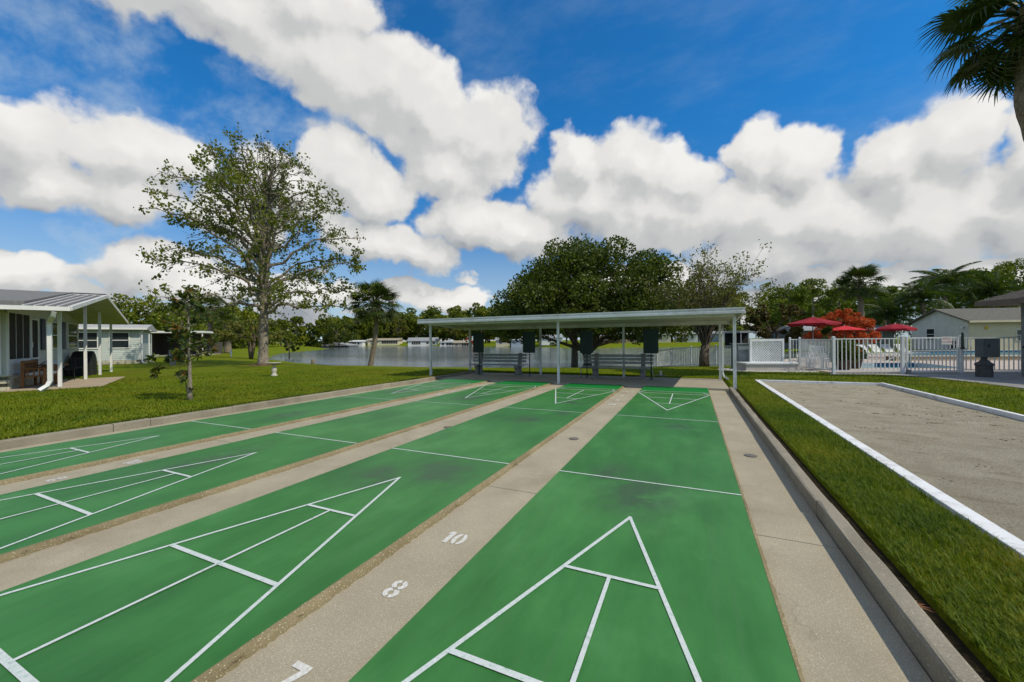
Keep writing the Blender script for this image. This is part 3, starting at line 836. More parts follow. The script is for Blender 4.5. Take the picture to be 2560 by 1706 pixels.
b2 = make_bench(-2.62, .06, 11.38, (-2.12, -.31), 'right grey slatted bench with cast concrete legs under the shelter')
# pipe rail by the right bench for the cues
def cue_rail():
    r = thing('cue_rail', 'low grey pipe rail in front of the right bench', 'rail', (-1.25, 10.98, -.004))
    MB().tube([(-1.42, 0, .40), (1.22, 0, .40), (1.30, 0, .37), (1.33, 0, .30), (1.33, 0, 0)], .018, 8).build('pipe', STEEL, r, True)
    MB().tube([(-1.36, 0, .40), (-1.36, 0, 0)], .018, 8).build('leg', STEEL, r, True)
    for x in (-1.36, 1.33): MB().lathe([(.05, 0), (.05, .008)], (x, 0, 0), 12).build('foot_plate', STEEL, r)
cue_rail()

# ------------------------------------------------------------------ score boards
def make_board(x0, x1, z0, z1, y, label):
    xc = (x0 + x1) / 2
    b = thing('score_board', label, 'score board', (xc, y, -.004), group='score boards under the shelter')
    w = (x1 - x0) / 2
    p = MB().box(-w, w, -.02, .02, z0, z1).build('panel', DARKGREEN, b)
    t = .028
    fr = MB().box(-w - .012, -w + t, -.032, .03, z0, z1).box(w - t, w + .012, -.032, .03, z0, z1).box(-w + t, w - t, -.032, .03, z1 - t, z1 + .01).box(-w + t, w - t, -.032, .03, z0 - .01, z0 + t)
    fr.build('frame', DARKGREEN, b)
    MB().box(-.008, .008, -.026, -.0205, z0 + t, z1 - t).build('divider', DARKGREEN, b)
    for k in range(5):
        z = z1 - .12 - k * (z1 - z0 - .2) / 4.2
        MB().box(-w + t, w - t, -.0235, -.0208, z, z + .004).build('score_rule', pmat('faint_rule', (.03, .06, .05), None, 3, .6) if k == 0 and 'faint_rule' not in bpy.data.materials else bpy.data.materials['faint_rule'], p)
    MB().tube([(0, .05, 0), (0, .05, z0 + .25)], .02, 8).build('post', DARKGREEN, b, True)
    MB().box(-.14, .14, -.06, .07, z0 - .09, z0 - .075).build('chalk_ledge', DARKGREEN, b)
    MB().lathe([(.09, 0), (.09, .01), (.03, .03)], (0, .05, 0), 14).build('base', CONC_DARK, b)
make_board(-7.46, -6.97, 1.0, 1.87, 10.9, 'dark green score board standing over the left end of the left bench')
make_board(-5.05, -4.54, 1.0, 1.87, 10.9, 'dark green score board on a thin post right of the left bench')
make_board(-2.60, -2.12, 1.0, 1.84, 10.9, 'dark green score board over the left end of the right bench')
make_board(-.22, .28, 1.0, 1.88, 10.9, 'dark green score board over the right end of the right bench')

# clean-out pipe in the grass behind the slab
pv = thing('cleanout_pipe', 'short white plastic pipe standing on a pad behind the shelter slab', 'pipe', (.26, 12.42, ground_z(.26, 12.42)))
PVC = pmat('white_plastic_pipe', (.75, .75, .72), (.66, .66, .62), 6, .4)
MB().tube([(0, 0, 0), (0, 0, .17)], .035, 12).build('pipe', PVC, pv, True)
MB().lathe([(.045, 0), (.045, .035), (.02, .04)], (0, 0, .165), 12).build('cap', PVC, pv, True)
MB().box(-.22, .16, -.09, .09, -.02, .035).build('pad', CONC_DARK, pv)
# ------------------------------------------------------------------ houses
SHINGLE = pmat('grey_roof_shingles', (.20, .20, .19), (.14, .14, .135), 14, .95, .5, 40)
METALROOF = pmat('dull_metal_roof', (.15, .135, .13), (.10, .092, .09), 5, .6, .2, 30)
SIDING_W = pmat('cream_lap_siding', (.56, .56, .48), (.50, .50, .43), 2, .65)
SIDING_G = pmat('pale_grey_lap_siding', (.50, .55, .50), (.45, .49, .45), 2, .65)
BRICKM = pmat('cream_painted_brick', (.56, .52, .38), (.46, .42, .30), 9, .85, .4, 60)
MORTAR = pmat('mortar', (.22, .20, .16), (.17, .155, .12), 9, .95)
PATIO = pmat('tan_patio_concrete', (.42, .33, .23), (.36, .285, .20), 2, .9, .3, 60)
NAVY = pmat('navy_shutter_paint', (.035, .042, .075), (.028, .034, .06), 3, .5)
TEAK = pmat('orange_brown_teak', (.24, .105, .035), (.17, .07, .022), 12, .6, .2, 60)
CUSHION = pmat('pale_cushion', (.60, .60, .55), (.50, .50, .46), 5, .9)

def lap_wall(parent, p0, p1, z0, z1, mat, out, name='siding', step=.16):
    """lapped boards from p0 to p1 (local xy), facing 'out'"""
    mb = MB(); o = Vector((out[0], out[1], 0)); z = z0
    a, b = Vector((*p0, 0)), Vector((*p1, 0))
    while z < z1 - .01:
        zt = min(z + step, z1)
        mb.add([a + o * .022 + Vector((0, 0, z)), b + o * .022 + Vector((0, 0, z)), b + o * .004 + Vector((0, 0, zt)), a + o * .004 + Vector((0, 0, zt)),
                a + Vector((0, 0, z)), b + Vector((0, 0, z))], [(0, 1, 2, 3), (4, 5, 1, 0)])
        z = zt
    return mb.build(name, mat, parent)
def window(parent, axis, plane, a0, a1, z0, z1, out, frame=WHITE_HOUSE, mid=True, name='window', glass=GLASS, t=.05, bars=0):
    """window on a wall of constant 'axis' coordinate; frame proud, pane a sub-part"""
    def bx(mb, u0, u1, q0, q1, d0, d1):
        lo, hi = sorted((plane + out * d0, plane + out * d1))
        if axis == 'x': mb.box(lo, hi, u0, u1, q0, q1)
        else: mb.box(u0, u1, lo, hi, q0, q1)
    mb = MB()
    bx(mb, a0 - t, a1 + t, z1, z1 + t, -.02, .045); bx(mb, a0 - t, a1 + t, z0 - t, z0, -.02, .05)
    bx(mb, a0 - t, a0, z0, z1, -.02, .045); bx(mb, a1, a1 + t, z0, z1, -.02, .045)
    if mid: zm = (z0 + z1) / 2; bx(mb, a0, a1, zm - .025, zm + .025, -.02, .04)
    for k in range(bars):
        u = a0 + (a1 - a0) * (k + 1) / (bars + 1); bx(mb, u - .02, u + .02, z0, z1, -.02, .04)
    f = mb.build(name, frame, parent)
    g = MB(); bx(g, a0, a1, z0, z1, .012, .026); g.build('pane', glass, f)
    return f

def make_house1():
    h = thing('porch_house', 'cream manufactured house with grey roof and open white-posted porch at the left edge', 'house', (-18.13, 1.41, .07), 1.091)
    XW = -1.1                                   # end wall plane under the porch roof
    # walls
    MB().box(-13, XW - .03, -.20, 8.9, .42, 2.62).build('wall', SIDING_W, h)
    lap_wall(h, (XW - .03, 2.75), (XW - .03, 8.9), .42, 2.5, SIDING_W, (1, 0))
    MB().box(-13, XW - .05, -.15, 8.85, 0, .42).build('foundation', MORTAR, h)
    # brick plinth
    rng = random.Random(2); bm = MB().box(0, .36, 0, .1, 0, .105).mesh('brick'); bm.materials.append(BRICKM)
    for row in range(4):
        z = .005 + row * .112
        off = .19 * (row % 2)
        y = -.22 + off
        while y < 3.4:
            link('brick', bm, None, h, (XW + .035 + rng.uniform(0, .012), y, z), (0, 0, R(90))); y += .375
        x = XW - .36 - off
        while x > -5:
            link('brick', bm, None, h, (x, -.265 - rng.uniform(0, .012), z)); x -= .375
    MB().box(XW - 2.4, XW + .07, -.29, .02, .455, .50).build('sill', BRICKM, h)
    # screened room at the near corner
    for y in (-.17, 1.83): MB().box(XW - .03, XW + .03, y, y + .07, .50, 2.52).build('corner_post', WHITE_HOUSE, h)
    MB().box(XW - .02, XW + .015, -.10, 1.83, .50, .98).build('knee_panel', WHITE_HOUSE, h)
    for k in range(3):
        a = -.10 + k * .643
        f = MB().box(XW - .01, XW + .012, a, a + .025, .98, 2.5).build('screen_frame', WHITE_HOUSE, h)
        MB().box(XW - .008, XW + .006, a + .025, a + .643, .98, 2.5).build('screen', SCREEN, f)
    for k in range(4):
        a = XW - .1 - k * .75
        f = MB().box(a - .04, a, -.262, -.215, .50, 2.5).build('screen_frame', WHITE_HOUSE, h)
        MB().box(a - .75, a - .04, -.25, -.23, .98, 2.5).build('screen', SCREEN, f)
        MB().box(a - .75, a - .04, -.255, -.225, .50, .98).build('knee_panel', WHITE_HOUSE, f)
    # door
    d = window(h, 'x', XW, 1.96, 2.62, .98, 2.36, 1, mid=False, name='door', glass=SCREEN, t=.06)
    MB().box(XW + .0, XW + .03, 1.96, 2.62, .45, .95).build('door_panel', SCREEN, d)
    MB().box(XW + .03, XW + .05, 1.98, 2.02, 1.35, 1.55).build('handle', WHITE_HOUSE, d)
    window(h, 'x', XW, 3.62, 5.2, 1.32, 2.36, 1); window(h, 'x', XW, 6.75, 8.35, 1.32, 2.40, 1)
    for y0, y1 in ((3.10, 3.52), (5.85, 6.35)):
        MB().box(XW - .01, XW + .035, y0, y1, 1.25, 2.45).build('shutter', NAVY, h)
    # roof: ridge along the length
    ye0, ye1, yr = -2.0, 9.3, 3.7
    ze, zr = 2.60, 3.50
    def slope(y): return ze + (zr - ze) * ((y - ye0) / (yr - ye0) if y < yr else (ye1 - y) / (ye1 - yr))
    def slab(x0, x1, ya, yb, up_, th, name, mat, parent=h):
        za, zb_ = slope(ya) + up_, slope(yb) + up_
        return MB().add([(x0, ya, za), (x1, ya, za), (x1, yb, zb_), (x0, yb, zb_), (x0, ya, za - th), (x1, ya, za - th), (x1, yb, zb_ - th), (x0, yb, zb_ - th)],
                        [(0, 1, 2, 3), (7, 6, 5, 4), (0, 4, 5, 1), (1, 5, 6, 2), (2, 6, 7, 3), (3, 7, 4, 0)]).build(name, mat, parent)
    rf = slab(-13, -.42, ye0 + .5, yr + .12, .10, .16, 'roof', SHINGLE)
    slab(-13, -.42, yr + .12, ye1, .10, .16, 'roof_back', SHINGLE)
    mr = slab(-2.0, .60, ye0 + .02, yr, 0, .05, 'porch_roof', METALROOF)
    slab(-2.0, .60, yr, ye1 - .02, 0, .05, 'porch_roof_back', METALROOF)
    slab(-13, -2.0, ye0 + .02, ye0 + .6, 0, .05, 'eave_pan', METALROOF)
    for k in range(5):
        x = -.36 + k * .23
        MB().bar((x, ye0 + .05, slope(ye0 + .05) + .012), (x, yr, zr + .012), .018, .03).build('rib', WHITE_HOUSE, mr)
    MB().bar((-.4, yr, zr + .05), (.6, yr, zr + .05), .10, .035).build('ridge_cap', BLACK, mr)
    # fascia and gutters
    for nm, a, b in (('gutter', (-13, ye0, ze - .055), (.62, ye0, ze - .055)), ('gutter', (-13, ye1, ze - .055), (.62, ye1, ze - .055))):
        MB().bar(a, b, .11, .125).build(nm, WHITE_HOUSE, h)
    MB().bar((.62, ye0 + .05, ze - .03), (.62, yr, zr - .03), .05, .13).build('barge_board', WHITE_HOUSE, h)
    MB().bar((.62, yr, zr - .03), (.62, ye1, ze - .03), .05, .13).build('barge_board', WHITE_HOUSE, h)
    # ceiling of the porch and gable panel
    slab(-1.13, .58, ye0 + .1, yr, -.07, .02, 'porch_ceiling', SOFFIT); slab(-1.13, .58, yr, ye1 - .1, -.07, .02, 'porch_ceiling', SOFFIT)
    MB().add([(XW, -.2, 2.45), (XW, 8.9, 2.45), (XW, 8.9, slope(8.9) - .1), (XW, yr, zr - .1), (XW, -.2, slope(-.2) - .1)], [(0, 1, 2, 3, 4)]).build('gable_wall', SIDING_W, h)
    # posts
    for y in (-.05, 3.55, 6.35, 9.1):
        MB().box(-.045, .045, y - .045, y + .045, 0, slope(max(y, ye0)) - .09).build('post', WHITE_HOUSE, h)
    # downspout with elbow
    mb = MB()
    path = [(.28, -1.98, 2.47), (.24, -1.9, 2.34), (.08, -1.5, 2.2), (.06, -1.42, 2.08), (.06, -1.40, .30), (.0, -1.44, .15), (-.14, -1.52, .03)]
    for a, b in zip(path[:-1], path[1:]): mb.bar(a, b, .12, .10, (1, 0, 0))
    mb.build('downspout', WHITE_HOUSE, h)
    # patio slab
    MB().box(-1.1, 1.1, -.75, 4.1, -.12, .02).build('patio_slab', PATIO, h)
    return h
make_house1()
def to_w(x, y, z=0.0, o=(-18.13, 1.41, .07), a=1.091):
    return (o[0] + x * math.cos(a) - y * math.sin(a), o[1] + x * math.sin(a) + y * math.cos(a), o[2] + z)
# garden furniture on the porch
def patio_bench():
    b = thing('garden_bench', 'orange-brown wooden garden bench with pale cushion on the porch', 'bench', to_w(-.62, .75, .02), 1.091 + R(0))
    for x in (-.24, .24):
        for y in (-.62, .62): MB().box(x - .035, x + .035, y - .035, y + .035, 0, .62 if x > 0 else .88).build('leg', TEAK, b)
    for y in (-.62, .62):
        MB().bar((-.28, y, .635), (.3, y, .635), .07, .035).build('arm', TEAK, b)
        for k in range(3): MB().box(-.13 + k * .13 - .015, -.13 + k * .13 + .015, y - .012, y + .012, .40, .62).build('arm_slat', TEAK, b)
    MB().box(-.27, .28, -.62, .62, .36, .40).build('seat', TEAK, b)
    MB().box(-.20, .28, -.57, .57, .402, .49).build('cushion', CUSHION, b, bevel=.025)
    MB().box(-.28, -.22, -.6, .6, .82, .90).build('back_rail', TEAK, b)
    for k in range(9): MB().box(-.265, -.235, -.53 + k * .1325 - .018, -.53 + k * .1325 + .018, .40, .82).build('back_slat', TEAK, b)
patio_bench()
def patio_table(lab):
    t = thing('side_table', lab, 'table', to_w(-.62, 2.0, .02), 1.091)
    MB().lathe([(.42, .66), (.44, .68), (.42, .70)], (0, 0, 0), 20).build('table_top', TEAK, t)
    for k in range(4):
        a = R(45 + 90 * k); MB().bar((.30 * math.cos(a), .30 * math.sin(a), 0), (.24 * math.cos(a), .24 * math.sin(a), .66), .05, .05).build('leg', TEAK, t)
    p = thing('table_bowl', 'pale upturned bowl on the porch table', 'bowl', to_w(-.62, 2.0, .722), 0)
    MB().lathe([(.26, 0), (.25, .05), (.18, .12), (.06, .16)], (0, 0, 0), 18).build('bowl', CUSHION, p, True)
patio_table('small wooden table between the porch bench and chairs')
def patio_chair(x, y, rz, lab):
    c = thing('patio_chair', lab, 'chair', to_w(x, y, .02), 1.091 + rz, 'dark metal chairs on the porch')
    for sx in (-.22, .22):
        for sy in (-.22, .22): MB().tube([(sx, sy, 0), (sx * .95, sy * .95, .42)], .013, 6).build('leg', BLACK, c)
        MB().tube([(sx, -.22, .42), (sx, -.30, .88)], .013, 6).build('back_post', BLACK, c)
        MB().tube([(sx, -.24, .62), (sx, .20, .62), (sx, .22, .42)], .013, 6).build('arm', BLACK, c)
    MB().box(-.23, .23, -.23, .23, .41, .435).build('seat', BLACK, c)
    for k in range(4): MB().box(-.2 + k * .133 - .012, -.2 + k * .133 + .012, -.285, -.27, .44, .86).build('back_slat', BLACK, c)
patio_chair(-.55, 3.3, R(120), 'dark metal chair on the porch beside the small table')
patio_chair(-.55, 4.6, R(60), 'dark metal chair on the porch beside the covered grill')
def grill():
    g = thing('covered_grill', 'barbecue grill under a black cover on the porch', 'grill', to_w(-.62, 6.9, -.0), 1.091)
    mb = MB()
    prof = [(-.72, 0), (-.74, .55), (-.66, .80), (-.40, .92), (-.10, 1.12), (.10, 1.14), (.34, 1.02), (.60, .82), (.70, .55), (.68, 0)]
    n = len(prof)
    for k, (xx, sc) in enumerate(((-.34, .96), (-.28, 1), (.28, 1), (.34, .96))):
        mb.v += [(xx, y * sc, z * sc) for y, z in prof]
    for k in range(3):
        for i in range(n - 1): mb.f.append((k * n + i, (k + 1) * n + i, (k + 1) * n + i + 1, k * n + i + 1))
    mb.f += [tuple(range(n)), tuple(reversed(range(3 * n, 4 * n)))]
    mb.build('cover', BLACK, g)
    for y in (-.5, .5): MB().lathe([(.07, 0), (.07, .03)], (.25, y, 0), 12).build('caster', BLACK, g)
grill()

def make_house2():
    h = thing('grey_house', 'pale grey sided house with two visible windows behind the porch', 'house', (-35.7, 10.7, .05), 1.091)
    MB().box(-11, -.02, .03, 7, .30, 2.60).build('wall', SIDING_G, h)
    lap_wall(h, (-11, .03), (0, .03), .30, 2.55, SIDING_G, (0, -1), step=.14)
    lap_wall(h, (-.02, .03), (-.02, 7), .30, 2.55, SIDING_G, (1, 0), step=.14)
    f = MB().box(-11, -.06, .06, 6.9, 0, .30).build('foundation', MORTAR, h)
    bm = MB().box(0, .38, 0, .05, 0, .13).mesh('brick'); bm.materials.append(BRICKM)
    for row in range(2):
        x = -.45 - .2 * row
        while x > -8: link('brick', bm, None, h, (x, .005, .01 + row * .142)); x -= .4
    MB().box(-.09, .03, -.02, .02, .30, 2.55).build('corner_trim', WHITE_HOUSE, h)
    for a in (-1.62, -3.22, -5.2): window(h, 'y', .01, a, a + .95, 1.22, 2.28, -1, t=.07)
    # low pitched roof
    ov = .35
    MB().add([(-11.4, -ov, 2.62), (.35, -ov, 2.62), (.35, 3.4, 3.02), (-11.4, 3.4, 3.02), (.35, 7.3, 2.62), (-11.4, 7.3, 2.62),
              (-11.4, -ov, 2.52), (.35, -ov, 2.52), (.35, 7.3, 2.52), (-11.4, 7.3, 2.52)],
             [(0, 1, 2, 3), (3, 2, 4, 5), (7, 6, 9, 8), (1, 7, 8, 4, 2), (0, 3, 5, 9, 6), (4, 8, 9, 5), (0, 6, 7, 1)]).build('roof', pmat('pale_grey_roof', (.42, .42, .40), (.35, .35, .33), 2, .7), h)
    MB().bar((-11.4, -ov - .06, 2.58), (.38, -ov - .06, 2.58), .12, .13).build('gutter', WHITE_HOUSE, h)
    MB().add([(-7, 1.6, 2.80), (-1.6, 1.6, 2.80), (-1.9, 3.0, 3.22), (-7, 3.0, 3.22), (-1.6, 5, 2.9), (-7, 5, 2.9)], [(0, 1, 2, 3), (3, 2, 4, 5), (1, 4, 2)]).build('upper_roof', bpy.data.materials['pale_grey_roof'], h)
    for x, y in ((.06, -.12), (.30, 1.7)):
        mb = MB(); path = [(x + .1, y - .2, 2.5), (x, y, 2.25), (x, y, .22), (x + .05, y - .1, .08), (x + .3, y - .45, .03)]
        for a, b in zip(path[:-1], path[1:]): mb.bar(a, b, .08, .07, (1, 0, 0))
        mb.build('downspout', WHITE_HOUSE, h)
make_house2()
def make_house3():
    z = ground_z(-56, 24)
    h = thing('carport_house', 'low house with white flat carport roof behind the young magnolia', 'house', (-53.2, 24.2, z), .80)
    MB().box(-16, .2, -1.5, 6, 2.72, 2.95).build('roof', WHITE_HOUSE, h)
    MB().box(-16, -6.2, 1.6, 6, 0, 2.7).build('wall', pmat('brown_wall', (.10, .085, .07), (.07, .06, .05), 3, .8), h)
    MB().box(-6.2, 0, 4.5, 6, 0, 2.7).build('back_wall', bpy.data.materials['brown_wall'], h)
    for x in (-15, -10, -5, -.1): MB().box(x, x + .1, -1.4, -1.3, 0, 2.72).build('post', WHITE_HOUSE, h)
    for a in (-14, -10.5, -7.8): window(h, 'y', 1.6, a, a + 1.1, .9, 2.0, -1)
    MB().box(-6, .1, -1.4, 5, -.1, .06).build('carport_slab', SLAB, h)
make_house3()

# ------------------------------------------------------------------ houses across the lake
ROOF_G = pmat('far_grey_roof', (.30, .31, .31), (.24, .25, .25), 1, .7)
ROOF_W = pmat('far_white_roof', (.66, .67, .66), (.58, .59, .58), 1, .6)
ROOF_T = pmat('far_tan_roof', (.36, .31, .22), (.30, .26, .18), 1, .8)
WALLS = {'white': pmat('far_white_wall', (.70, .70, .66), (.64, .64, .60), 1, .7), 'cream': pmat('far_cream_wall', (.64, .60, .42), (.58, .54, .38), 1, .7),
         'blue': pmat('far_blue_grey_wall', (.33, .40, .44), (.29, .35, .39), 1, .7), 'pink': pmat('far_pink_wall', (.58, .36, .28), (.52, .32, .25), 1, .7),
         'grey': pmat('far_grey_wall', (.30, .31, .29), (.25, .26, .25), 1, .7), 'tan': pmat('far_tan_wall', (.46, .40, .28), (.40, .35, .24), 1, .7)}
def far_house(label, x, y, rz, w, depth, eave, ridge, wall, roof, wins=(), screen=None, gable='side', skirt=True):
    z = ground_z(x, y) - .05
    h = thing('lakeside_house', label, 'house', (x, y, z), rz, 'houses across the lake')
    wm = WALLS[wall]
    MB().box(-w / 2, w / 2, 0, depth, 0, eave).build('wall', wm, h)
    o = .35
    if gable == 'side':      # ridge parallel to the front
        MB().add([(-w/2-o, -o, eave), (w/2+o, -o, eave), (w/2+o, depth/2, ridge), (-w/2-o, depth/2, ridge), (w/2+o, depth+o, eave), (-w/2-o, depth+o, eave),
                  (-w/2-o, -o, eave-.14), (w/2+o, -o, eave-.14), (w/2+o, depth+o, eave-.14), (-w/2-o, depth+o, eave-.14)],
                 [(0,1,2,3), (3,2,4,5), (7,6,9,8), (1,7,8,4,2), (0,3,5,9,6), (4,8,9,5), (0,6,7,1)]).build('roof', roof, h)
    else:                    # gable towards the lake
        MB().add([(-w/2-o, -o, eave), (-w/2-o, depth+o, eave), (0, depth+o, ridge), (0, -o, ridge), (w/2+o, -o, eave), (w/2+o, depth+o, eave),
                  (-w/2-o, -o, eave-.14), (w/2+o, -o, eave-.14), (w/2+o, depth+o, eave-.14), (-w/2-o, depth+o, eave-.14)],
                 [(3,2,1,0), (4,5,2,3), (6,7,8,9), (0,6,9,1), (7,4,5,8), (6,0,3,4,7), (9,8,5,2,1)]).build('roof', roof, h)
        MB().add([(-w/2, -.02, eave - .1), (w/2, -.02, eave - .1), (0, -.02, ridge - .12)], [(0, 1, 2)]).build('gable_wall', wm, h)
    for (a, b, z0, z1) in wins: window(h, 'y', 0.0, a, b, z0, z1, -1, t=.09)
    if screen:
        a, b, n = screen
        k = MB().box(a, b, -.05, -.01, .95, eave - .25).build('screen', SCREEN, h)
        for i in range(n + 1):
            u = a + (b - a) * i / n; MB().box(u - .05, u + .05, -.09, -.05, .95, eave - .25).build('mullion', WHITE_HOUSE, k)
    if skirt: MB().box(-w / 2 - .02, w / 2 + .02, -.03, 0, 0, .35).build('skirting', wm, h)
    return h
far_house('dark low house under trees at the left end of the far shore', -125.6, 102.5 + 4, .30, 12, 7, 2.3, 3.5, 'grey', ROOF_G, [(-5, -4, 1, 2)], (-2.5, 5.4, 6), 'front')
far_house('small white house with dark porch left of the cream house across the lake', -136, 121 + 6, .40, 6, 6, 2.4, 3.0, 'white', ROOF_W, [(.8, 1.8, 1.1, 2)], (-2.6, .2, 4))
far_house('cream and white house with a long screened room behind the lakeside palm', -127, 128.5 + 6, .43, 14, 7, 2.5, 3.4, 'cream', ROOF_T, [(-5.6, -4.6, 1.6, 2.2), (-5.6, -4.6, .5, 1.2), (-2.8, -2.2, 1.4, 2.1)], (-.6, 6.6, 7))
far_house('white house with grey gabled roof and two right-hand windows across the lake', -105.6, 128.5 + 7, .50, 12.6, 7, 2.5, 4.0, 'white', ROOF_G, [(1.6, 2.7, 1.1, 2.1), (4.2, 5.3, 1.1, 2.1)], (-4.6, -.8, 5))
far_house('white roofed house with dark carport beside the left shelter post across the lake', -86.9, 120.2 + 8, .45, 7.5, 7, 2.2, 2.9, 'white', ROOF_W, [(-3, -2, 1, 1.9)], (-1.2, 3, 4), 'front')
far_house('tan roofed low house left of the orange tree across the lake', -77, 115.7 + 7, .42, 7.5, 6, 2.1, 2.9, 'tan', ROOF_T, [(-3.0, -2.0, 1, 1.8)], (-.6, 3, 4))
far_house('grey and cream house just right of the leftmost score board across the lake', -54.6, 104 + 9, .40, 6.5, 6, 2.2, 3.1, 'cream', ROOF_G, [(-2.2, -1.2, 1, 1.9), (1, 2, 1, 1.9)])
far_house('blue-grey house with a wide dark window left of the second score board across the lake', -45.8, 100.5 + 6, .43, 7.0, 6, 2.3, 3.2, 'blue', ROOF_W, [(-.6, 2.6, .9, 1.9)])
far_house('pale house half hidden by shrubs right of the second score board across the lake', -35.2, 97.3 + 6, .40, 6, 6, 2.2, 3.0, 'white', ROOF_G, [(-1.2, -.2, 1, 1.9)])
far_house('pink walled house with white roof between the two trees across the lake', -18.0, 101.2 + 2, .20, 7.0, 7, 2.2, 3.4, 'pink', ROOF_W, [(1.4, 2.3, 1, 2.0), (-2.4, -1.6, 1, 2)], None, 'front')
far_house('white roofed house with a dark porch left of the cream gable across the lake', -11.6, 107 + 2, .15, 7.0, 7, 2.2, 2.9, 'tan', ROOF_W, [], (-2.8, 2.6, 6))
far_house('narrow cream house with a gable towards the lake right of the last score board', -5.6, 111 + 2, .15, 3.4, 7, 2.3, 3.2, 'cream', ROOF_W, [(-1.2, -.6, .9, 2)], None, 'front')
far_house('bright white house with three dark windows behind the pool fence across the lake', 0.2, 114.5 + 1, .12, 5.4, 7, 2.4, 3.1, 'white', ROOF_G, [(-2.1, -1.3, 1.1, 2), (-.9, -.3, 1.1, 2), (1.0, 1.6, 1.1, 2)])
far_house('blue-grey house behind the crape myrtle across the lake', 5.6, 117, .10, 5.0, 7, 2.4, 3.1, 'blue', ROOF_G, [(-1.2, -.4, 1.1, 2)])
far_house('white house with porch at the right end of the far shore', 11.0, 116, .10, 4.6, 7, 2.4, 3.0, 'white', ROOF_W, [(-1.2, -.4, 1.1, 2), (.6, 1.4, 1.1, 2)])
# ------------------------------------------------------------------ vegetation helpers
def cards(C_, size, rng, aspect=.6, up=0.0, ref=None, droop=0.0):
    """rhombic leaves centred on C_ (N,3)"""
    n = len(C_)
    d = rng.normal(size=(n, 3)); d[:, 2] = d[:, 2] * (1 - up) - droop
    if ref is not None: d = d + ref
    d /= np.linalg.norm(d, axis=1)[:, None]
    q = rng.normal(size=(n, 3)); q[:, 2] *= .7
    w = np.cross(d, q); w /= np.linalg.norm(w, axis=1)[:, None] + 1e-9
    s = (size * rng.uniform(.65, 1.3, n))[:, None]
    nrm = np.cross(d, w)
    V = np.stack([C_ - d * s * .5, C_ + w * s * aspect * .5 + nrm * s * .06, C_ + d * s * .5, C_ - w * s * aspect * .5 + nrm * s * .06], 1).reshape(-1, 3)
    return V, np.arange(4 * n).reshape(-1, 4)
def lump_pts(centers, radii, per, rng, squash=.8, shell=.55):
    out = []
    for c, r in zip(centers, radii):
        n = max(3, int(per * (r / np.mean(radii)) ** 2))
        v = rng.normal(size=(n, 3)); v /= np.linalg.norm(v, axis=1)[:, None]
        v *= (rng.uniform(shell ** 3, 1, n) ** (1 / 3))[:, None] * r
        v[:, 2] *= squash
        out.append(v + c)
    return np.concatenate(out)
def bez(a, b, c, n):
    a, b, c = (np.array(x, float) for x in (a, b, c)); t = np.linspace(0, 1, n)[:, None]
    return (1 - t) ** 2 * a + 2 * t * (1 - t) * b + t * t * c
def tree_root(name, label, x, y, rz=0, group=None, z=None, cat='tree'):
    return thing(name, label, cat, (x, y, ground_z(x, y) - .02 if z is None else z), rz, group)

L_SYC = leafmat('sycamore_leaves', [(.055, .080, .008), (.095, .125, .012), (.150, .175, .018), (.22, .21, .03)], .7, .40)
L_DARK = leafmat('dark_evergreen_leaves', [(.030, .050, .005), (.052, .078, .008), (.082, .110, .011), (.115, .140, .015)], .8, .28)
L_MAG = leafmat('glossy_magnolia_leaves', [(.018, .036, .008), (.036, .062, .010), (.075, .095, .014), (.17, .075, .02)], 3.0, .12, .35)
L_CRAPE = leafmat('crape_myrtle_leaves', [(.07, .085, .015), (.11, .125, .02), (.16, .16, .03), (.21, .17, .035)], 1.2, .3)
L_PINE = leafmat('pine_needles', [(.045, .075, .006), (.085, .125, .008), (.135, .175, .012), (.18, .215, .016)], .5, .35)
L_WOOD = leafmat('woodland_leaves', [(.040, .066, .006), (.085, .118, .009), (.145, .175, .012), (.225, .225, .018)], .10, .35, fine=.8)
L_YEL = leafmat('yellow_green_leaves', [(.05, .065, .008), (.095, .105, .012), (.15, .15, .018), (.20, .17, .02)], .5, .3)
L_BRN = leafmat('russet_foliage', [(.045, .045, .012), (.075, .065, .014), (.11, .085, .018), (.14, .085, .02)], .6, .25)
L_ORANGE = leafmat('orange_seed_clusters', [(.16, .10, .012), (.42, .07, .015), (.55, .085, .02), (.60, .13, .03)], .9, .25)
L_PALM = leafmat('palm_fronds', [(.018, .036, .007), (.035, .060, .010), (.062, .090, .014), (.095, .115, .020)], 1.5, .2, .45)
L_PALMD = leafmat('dark_palm_fronds', [(.022, .040, .007), (.042, .070, .011), (.075, .105, .016)], 1.5, .35, .45)
L_SHRUB = leafmat('shrub_leaves', [(.02, .04, .008), (.045, .07, .012), (.09, .11, .016)], 1.5, .25)

